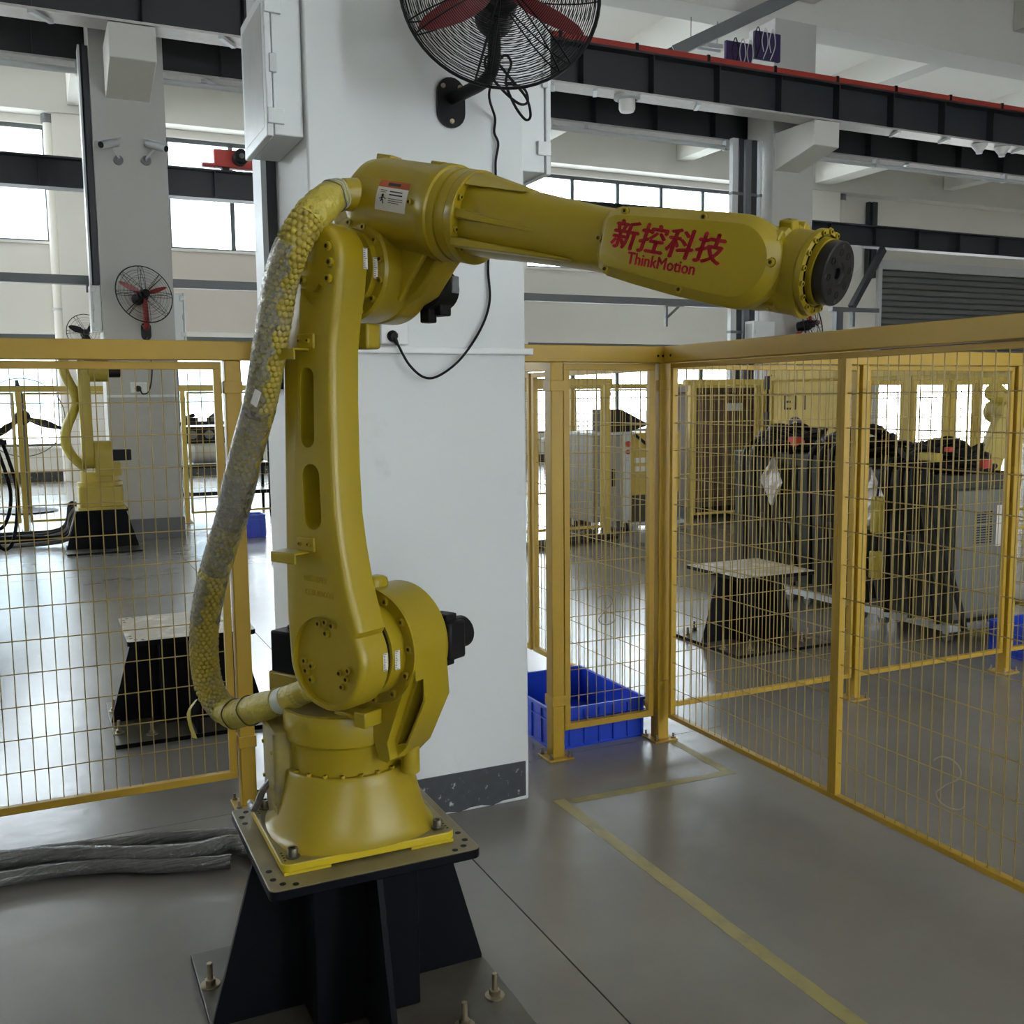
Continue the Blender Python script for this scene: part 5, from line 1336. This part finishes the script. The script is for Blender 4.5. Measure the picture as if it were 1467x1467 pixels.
# olive controller cabinets on wheels with cables heaped on top
def cabinet(label, x0, y0, w, d, h, zb=0.125):
    t = thing('controller_cabinet', label, 'cabinet', (x0 + w / 2, y0 + d / 2, 0))
    a, b = w / 2, d / 2
    MB().box((-a, -b, zb), (a, b, h)).build('body', M['cab'], t, bev=0.006)
    MB().box((-a - 0.008, -b - 0.008, h - 0.09), (a + 0.008, b + 0.008, h)).build('lid', M['cab'], t, bev=0.008)
    MB().box((-a - 0.02, -b - 0.02, zb - 0.045), (a + 0.02, b + 0.02, zb)).build('base_frame', M['light_steel'], t, bev=0.003)
    dr_ = MB().box((-a + 0.015, -b - 0.016, zb + 0.03), (a - 0.015, -b, h - 0.10)).build('door', M['cabl'], t, bev=0.004)
    for k in range(13):
        MB().box((-0.13, -b - 0.018, h - 0.24 - k * 0.016), (0.03, -b - 0.016, h - 0.234 - k * 0.016)).build('vent_slot', M['black'], dr_)
    MB().box((0.07, -b - 0.0175, h - 0.46), (0.20, -b - 0.016, h - 0.2)).build('rating_plate', M['sticker'], dr_)
    MB().box((0.14, -b - 0.05, 0.62), (0.165, -b - 0.016, 0.74)).build('door_handle', M['blackpl'], dr_, bev=0.004)
    MB().box((-a - 0.012, -b + 0.06, zb + 0.05), (-a, b - 0.06, h - 0.12)).build('side_panel', M['cab'], t, bev=0.003)
    lt = MB().box((-a - 0.03, -0.05, 0.55), (-a - 0.012, 0.03, 0.66)).build('side_latch', M['grey_steel'], t, bev=0.003)
    for sx_ in (-1, 1):
        for sy_ in (-1, 1):
            k = MB().cyl((sx_ * (a - 0.07) - 0.018, sy_ * (b - 0.07), 0.04), (sx_ * (a - 0.07) + 0.018, sy_ * (b - 0.07), 0.04), 0.04, n=16, ch=0.004).build('caster', M['grey_steel'], t)
            MB().box((sx_ * (a - 0.07) - 0.024, sy_ * (b - 0.07) - 0.024, 0.045), (sx_ * (a - 0.07) + 0.024, sy_ * (b - 0.07) + 0.024, 0.081)).build('caster_fork', M['light_steel'], k, bev=0.004)
    return t
rc = random.Random(11)
def coil(label, x, y, z, R_, n, extra=()):
    t = thing('cable_coil', label, 'cable', (x, y, z))
    for k in range(n):
        f = k / (n - 1)
        r = R_ * (1.05 - 0.62 * f * f) * (0.9 + 0.2 * rc.random()); ox = 0.05 * (rc.random() - 0.5); oy = 0.07 * (rc.random() - 0.5)
        zc = 0.018 + 0.16 * f; tl = 0.10 * (rc.random() - 0.5) * (1 - f * 0.3); ph = 6.28 * rc.random()
        P = []
        for q in range(24):
            a = 2 * PI * q / 24
            P.append((ox + r * 0.9 * math.cos(a), oy + r * 1.12 * math.sin(a), max(0.018, zc + tl * math.cos(a + ph) + 0.02 * math.sin(3 * a + ph))))
        MB().tube(P, 0.018, 6, closed=True).build('cable_loop', M['rubber'], t)
    for (m, p, q) in extra:
        MB().box(p, q).build('connector', M[m], t, bev=0.006)
    for k in range(4):
        y0 = 0.16 - 0.09 * k; e = -0.04 - 0.09 * k
        P = smooth_path([(-R_ * 0.3, y0 * 0.6, 0.10), (-R_ * 0.95, y0, 0.06), (-0.345, y0 + e * 0.2, -0.06), (-0.35, y0 + e * 0.6, -0.40), (-0.355, y0 + e * 1.1, -0.75), (-0.36, y0 + e * 1.3, -0.93)], 6)
        MB().tube(P, 0.021, 7).build('hanging_cable', M['rubber'], t)
    return t
cabs = [('nearest olive controller cabinet on wheels behind the right fence', 5.08, 4.42), ('middle olive controller cabinet on wheels with a foil bag', 5.08, 5.16), ('farthest olive controller cabinet on wheels with a foil bag', 5.08, 5.90)]
for lb, x, y in cabs: cabinet(lb, x, y, 0.58, 0.68, 1.06 if 'nearest' in lb else 1.13)
coil('black cables heaped on the nearest olive cabinet with yellow and red plugs', 5.37, 4.76, 1.06, 0.28, 13, (('robot_far', (-0.30, -0.20, 0.08), (-0.24, -0.06, 0.13)), ('crane_red', (-0.26, -0.26, 0.14), (-0.22, -0.22, 0.17)), ('crane_red', (-0.05, -0.345, 0.03), (0.02, -0.31, 0.09))))
coil('black cables heaped on the middle olive cabinet', 5.37, 5.50, 1.13, 0.28, 12)
coil('black cables heaped on the farthest olive cabinet with an orange plug', 5.37, 6.24, 1.13, 0.28, 12, (('crane_red', (-0.22, -0.28, 0.05), (-0.12, -0.2, 0.12)),))
def foil(label, x, y, z, h):
    n = 6; vs = []; fs_ = []
    for i in range(n + 1):
        f = i / n
        for j in range(n + 1):
            g_ = j / n - 0.5
            wd = 1 - abs(2 * min(1, f * 1.0) - 1) ** 1.0 * 0.94
            vs.append((0.02 * (rc.random() - 0.5), (g_ * 0.85 + 0.10 * (f - 0.3)) * h * 0.86 * wd, -f * h))
    vs = vs + [(v[0] + 0.012 if 0 < k % (n + 1) < n else v[0] + 0.001, v[1], v[2]) for k, v in enumerate(vs)]
    N_ = (n + 1) ** 2
    for i in range(n):
        for j in range(n):
            a = i * (n + 1) + j
            fs_.append((a, a + 1, a + n + 2, a + n + 1)); fs_.append((N_ + a, N_ + a + n + 1, N_ + a + n + 2, N_ + a + 1))
    o = MB().add(vs, fs_).build('foil_bag', M['foil'], smooth=False)
    o.location = (x, y, z); tag(o, label, 'bag')
foil('crumpled silver foil bag hanging on the farthest olive cabinet', 4.99, 6.02, 1.10, 0.36)
foil('crumpled silver foil bag hanging on the middle olive cabinet', 4.99, 5.03, 1.08, 0.42)
t = thing('teach_pendant', 'yellow pendant with black grip hanging on the middle olive cabinet', 'control pendant', (4.93, 4.90, 0.48))
MB().box((-0.03, -0.03, 0.18), (0.03, 0.03, 0.42)).build('housing', M['robot_far'], t, bev=0.008)
MB().box((-0.02, -0.02, 0.06), (0.02, 0.02, 0.18)).build('grip', M['blackpl'], t, bev=0.006)
MB().tube([(0, 0, 0.42), (0.02, 0, 0.56), (0.09, 0, 0.655), (0.2, 0, 0.66)], 0.008, 6).build('strap', M['rubber'], t)
MB().box((-0.03, -0.03, -0.12), (0.03, 0.03, 0.06)).build('lower_housing', M['robot_far'], t, bev=0.008)

# grey operator cabinet, yellow cabinet and brown machine beyond the short fence
t = thing('operator_cabinet', 'tall grey cabinet on wheels with red buttons behind the short fence', 'cabinet', (5.98, 10.25, 0))
MB().box((-0.29, -0.30, 0.14), (0.10, 0.30, 1.14)).build('body', M['cabg'], t, bev=0.01)
MB().box((0.10, -0.30, 0.14), (0.22, 0.30, 1.14)).build('button_panel', M['light_steel'], t, bev=0.006)
for z, mm, r in ((1.03, 'crane_red', 0.035), (0.94, 'crane_red', 0.026), (0.86, 'sticker', 0.02)):
    MB().cyl((0.16, -0.30, z), (0.16, -0.34, z), r, n=14, ch=0.005).build('push_button', M[mm], t)
MB().box((-0.05, -0.315, 0.55), (0.0, -0.30, 0.75)).build('door_handle', M['blackpl'], t, bev=0.003)
MB().box((-0.31, -0.32, 1.14), (0.24, 0.32, 1.17)).build('worktop', M['light_steel'], t, bev=0.004)
for x in (-0.24, 0.16):
    for y in (-0.24, 0.24):
        MB().cyl((x - 0.02, y, 0.06), (x + 0.02, y, 0.06), 0.06, n=14, ch=0.005).build('caster', M['blackpl'], t)
        MB().box((x - 0.03, y - 0.03, 0.06), (x + 0.03, y + 0.03, 0.14)).build('caster_fork', M['light_steel'], t)
t = thing('console', 'black sloped console on top of the grey cabinet', 'console', (6.06, 10.2, 1.171))
MB().prism([(-0.12, 0), (0.14, 0), (0.36, 0.06), (0.36, 0.10), (0.02, 0.26), (-0.12, 0.26)], lambda u, v: (u, -0.22, v), lambda u, v: (u, 0.22, v)).build('housing', M['blackpl'], t, bev=0.01)
MB().prism([(0.04, 0.252), (0.34, 0.111), (0.34, 0.116), (0.04, 0.257)], lambda u, v: (u, -0.18, v), lambda u, v: (u, 0.18, v)).build('screen', M['light_steel'], t)
t = thing('yellow_cabinet', 'yellow steel cabinet with a dark base right of the grey cabinet', 'cabinet', (6.58, 10.35, 0))
MB().box((-0.32, -0.3, 0.42), (0.36, 0.3, 1.15)).build('body', M['fence_far'], t, bev=0.008)
MB().box((-0.30, -0.28, 0.10), (0.34, 0.28, 0.42)).build('base', M['cab'], t, bev=0.006)
MB().box((-0.36, -0.34, 0.06), (0.40, 0.34, 0.10)).build('skid', M['light_steel'], t)
for x in (-0.30, 0.26): MB().box((x, -0.3, 0.0), (x + 0.08, 0.3, 0.06)).build('runner', M['light_steel'], t)
for z in (0.70, 0.80): MB().box((-0.28, -0.305, z), (-0.12, -0.3, z + 0.06)).build('notice_plate', M['sticker'], t)
MB().bar((-0.28, -0.31, 1.13), (0.1, -0.31, 0.86), 0.02, 0.03).build('gas_strut', M['blackpl'], t)
t = thing('brown_machine', 'tall brown machine standing behind yellow mesh near the far right column', 'machine', (8.25, 11.0, 0))
MB().box((-0.75, -0.35, 0.15), (0.55, 0.35, 1.62)).build('body', M['brown'], t, bev=0.01)
MB().box((-0.78, -0.38, 1.62), (0.58, 0.38, 1.70)).build('top_cover', M['brown'], t, bev=0.008)
for k in range(4): MB().box((-0.68 + k * 0.31, -0.37, 0.3), (-0.42 + k * 0.31, -0.35, 1.5)).build('door', M['brown'], t, bev=0.004)
MB().box((-0.2, -0.385, 1.38), (0.05, -0.37, 1.48)).build('display', M['light_steel'], t)
MB().box((-0.7, -0.3, 0), (0.5, 0.3, 0.15)).build('plinth', M['blackpl'], t)
t = thing('grey_locker', 'pale grey tall locker beside the E11 board', 'cabinet', (8.55, 9.4, 0))
MB().box((-0.35, -0.25, 0.08), (0.55, 0.25, 1.72)).build('body', M['conc'], t, bev=0.008)
MB().box((-0.33, -0.265, 0.12), (0.09, -0.25, 1.68)).build('door', M['conc'], t, bev=0.003)
MB().box((0.11, -0.265, 0.12), (0.53, -0.25, 1.68)).build('door', M['conc'], t, bev=0.003)
MB().box((0.13, -0.29, 0.85), (0.15, -0.265, 1.0)).build('door_handle', M['grey_steel'], t)
MB().box((-0.33, -0.22, 0), (0.53, 0.22, 0.08)).build('plinth', M['blackpl'], t)
t = thing('orange_machine', 'low orange machine box behind the far mesh', 'machine', (6.12, 11.3, 0))
MB().box((-0.20, -0.3, 0.35), (0.32, 0.3, 1.02)).build('body', M['orange'], t, bev=0.01)
MB().box((-0.18, -0.26, 0.0), (0.28, 0.26, 0.35)).build('stand', M['brown'], t, bev=0.01)
MB().box((-0.24, -0.34, 1.02), (0.36, 0.34, 1.06)).build('top_plate', M['light_steel'], t, bev=0.004)

# workbench, tank and crate right of the far left column
t = thing('work_rack', 'black rack of machinery right of the far left column', 'rack', (2.35, 14.6, 0))
for z in (0.28, 0.66, 1.25): MB().box((-0.62, -0.3, z), (0.62, 0.3, z + 0.05)).build('shelf', M['blackpl'], t)
for x in (-0.6, 0.56):
    for y in (-0.28, 0.24): MB().box((x, y, 0), (x + 0.04, y + 0.04, 1.25)).build('leg', M['blackpl'], t)
MB().box((-0.55, -0.25, 1.0), (0.55, 0.25, 1.22)).build('gear_block', M['blackpl'], t, bev=0.02)
for k in range(5): MB().cyl((-0.45 + k * 0.22, -0.26, 1.12), (-0.45 + k * 0.22, -0.31, 1.12), 0.06, n=12).build('gear_cap', M['grey_steel'], t)
o = MB().lathe([(0, -0.42), (0.12, -0.40), (0.19, -0.32), (0.19, 0.32), (0.12, 0.40), (0, 0.42)], (0, 0, 0), (1, 0, 0), n=24).build('tank', M['light_steel'])
o.location = (2.25, 14.55, 0.905); tag(o, 'silver air tank lying in the black rack', 'tank')
for k, (nx, rz_, lb) in enumerate(((1.9, 0.2, 'leftmost'), (2.2, 0.9, 'second from left'), (2.55, 0.4, 'third from left'), (2.8, 1.3, 'rightmost'))):
    o = MB().box((-0.10, -0.03, 0), (0.10, 0.03, 0.05)).cyl((-0.05, 0, 0.05), (0.06, 0, 0.09), 0.028, n=8).build('hand_tool', M['blackpl'])
    o.location = (nx, 14.5, 1.30); o.rotation_euler = (0, 0, rz_)
    tag(o, 'small black tool lying on top of the black rack, %s of four' % lb, 'tool', 'tools on top of the black rack')
crate('small blue bin on the floor right of the far left column', 2.02, 13.3 - 1.6, 0.30, 0.3, 0.26)
# cable heap and hanging hoses at the far left
t = thing('hose_stand', 'black stand of hanging cables at the left edge', 'hose stand', (-0.52, 9.2, 0))
MB().cyl((-0.05, 0, 0), (-0.05, 0, 0.03), 0.16, n=20).build('base', M['blackpl'], t)
MB().cyl((-0.05, 0, 0.03), (-0.05, 0, 1.3), 0.03, n=10).build('pole', M['blackpl'], t)
MB().bar((-0.3, 0, 1.25), (0.28, 0, 1.25), 0.04, 0.04).build('cross_bar', M['blackpl'], t)
for k in range(9):
    x = -0.22 + k * 0.055; w_ = 0.10 + 0.12 * rc.random(); b_ = 0.35 + 0.35 * rc.random(); y = -0.05 + 0.02 * (k % 5)
    P = smooth_path([(x - 0.02, y, 1.27), (x - w_ * 0.6, y - 0.03, 0.85), (x - w_ * 0.3, y - 0.04, b_), (x + w_ * 0.3, y - 0.03, b_), (x + w_ * 0.6, y - 0.02, 0.85), (x + 0.02, y, 1.27)], 5)
    MB().tube(P, 0.016, 6, closed=True).build('cable_loop', M['rubber'], t)
t = thing('floor_cables', 'dark cables running along the floor to the distant robot', 'cable', (-1.5, 12.2, 0))
for k in range(6):
    P = smooth_path([(-1.5, 0.10 * k - 0.2, 0.03 + 0.02 * (k % 3)), (0.2, 0.10 * k - 0.32, 0.03 + 0.03 * (k % 2)), (1.0, 0.12 * k - 0.22, 0.04 + 0.03 * (k % 3)), (1.66, 0.05 * k - 0.1, 0.05 + 0.02 * k), (1.78, 0.03 * k, 0.18 + 0.05 * k), (1.85, 0.02 * k, 0.40)], 6)
    MB().tube(P, 0.028, 6).build('cable_run', M['rubber'] if k % 3 else M['cable'], t)
t = thing('floor_cables', 'black cables crossing the floor behind the short fence', 'cable', (2.6, 9.0, 0))
for k in range(4):
    P = smooth_path([(-0.6, 0.1 * k + 0.55, 0.03), (0.8, 0.12 * k, 0.03 + 0.01 * k), (1.8, 0.1 * k + 0.2, 0.03), (3.1, 0.08 * k + 0.45, 0.035)], 6)
    MB().tube(P, 0.022, 6).build('cable_run', M['rubber'], t)
# jib bracket under the low girder at right
t = thing('jib_bracket', 'dark grey jib bracket hanging under the low girder at right', 'bracket', (13.6, 14.6, 0))
MB().box((-0.20, -0.05, 3.12), (0.95, 0.05, 3.20)).build('arm', M['grey_steel'], t)
MB().bar((0.30, 0, 3.20), (1.30, 0.25, 4.36), 0.10, 0.12).build('strut', M['steel'], t)
MB().box((-0.10, -0.05, 0.0), (0.06, 0.05, 3.12)).build('post', M['grey_steel'], t)
MB().box((0.30, -0.04, 2.85), (0.36, 0.04, 3.12)).build('drop_plate', M['grey_steel'], t)
MB().prism([(0.12, 4.36), (0.60, 4.36), (0.60, 3.98), (0.38, 3.78), (0.12, 3.78)], lambda u, v: (u, 0.06, v), lambda u, v: (u, 0.4, v)).build('mount_block', M['conc'], t, bev=0.01)
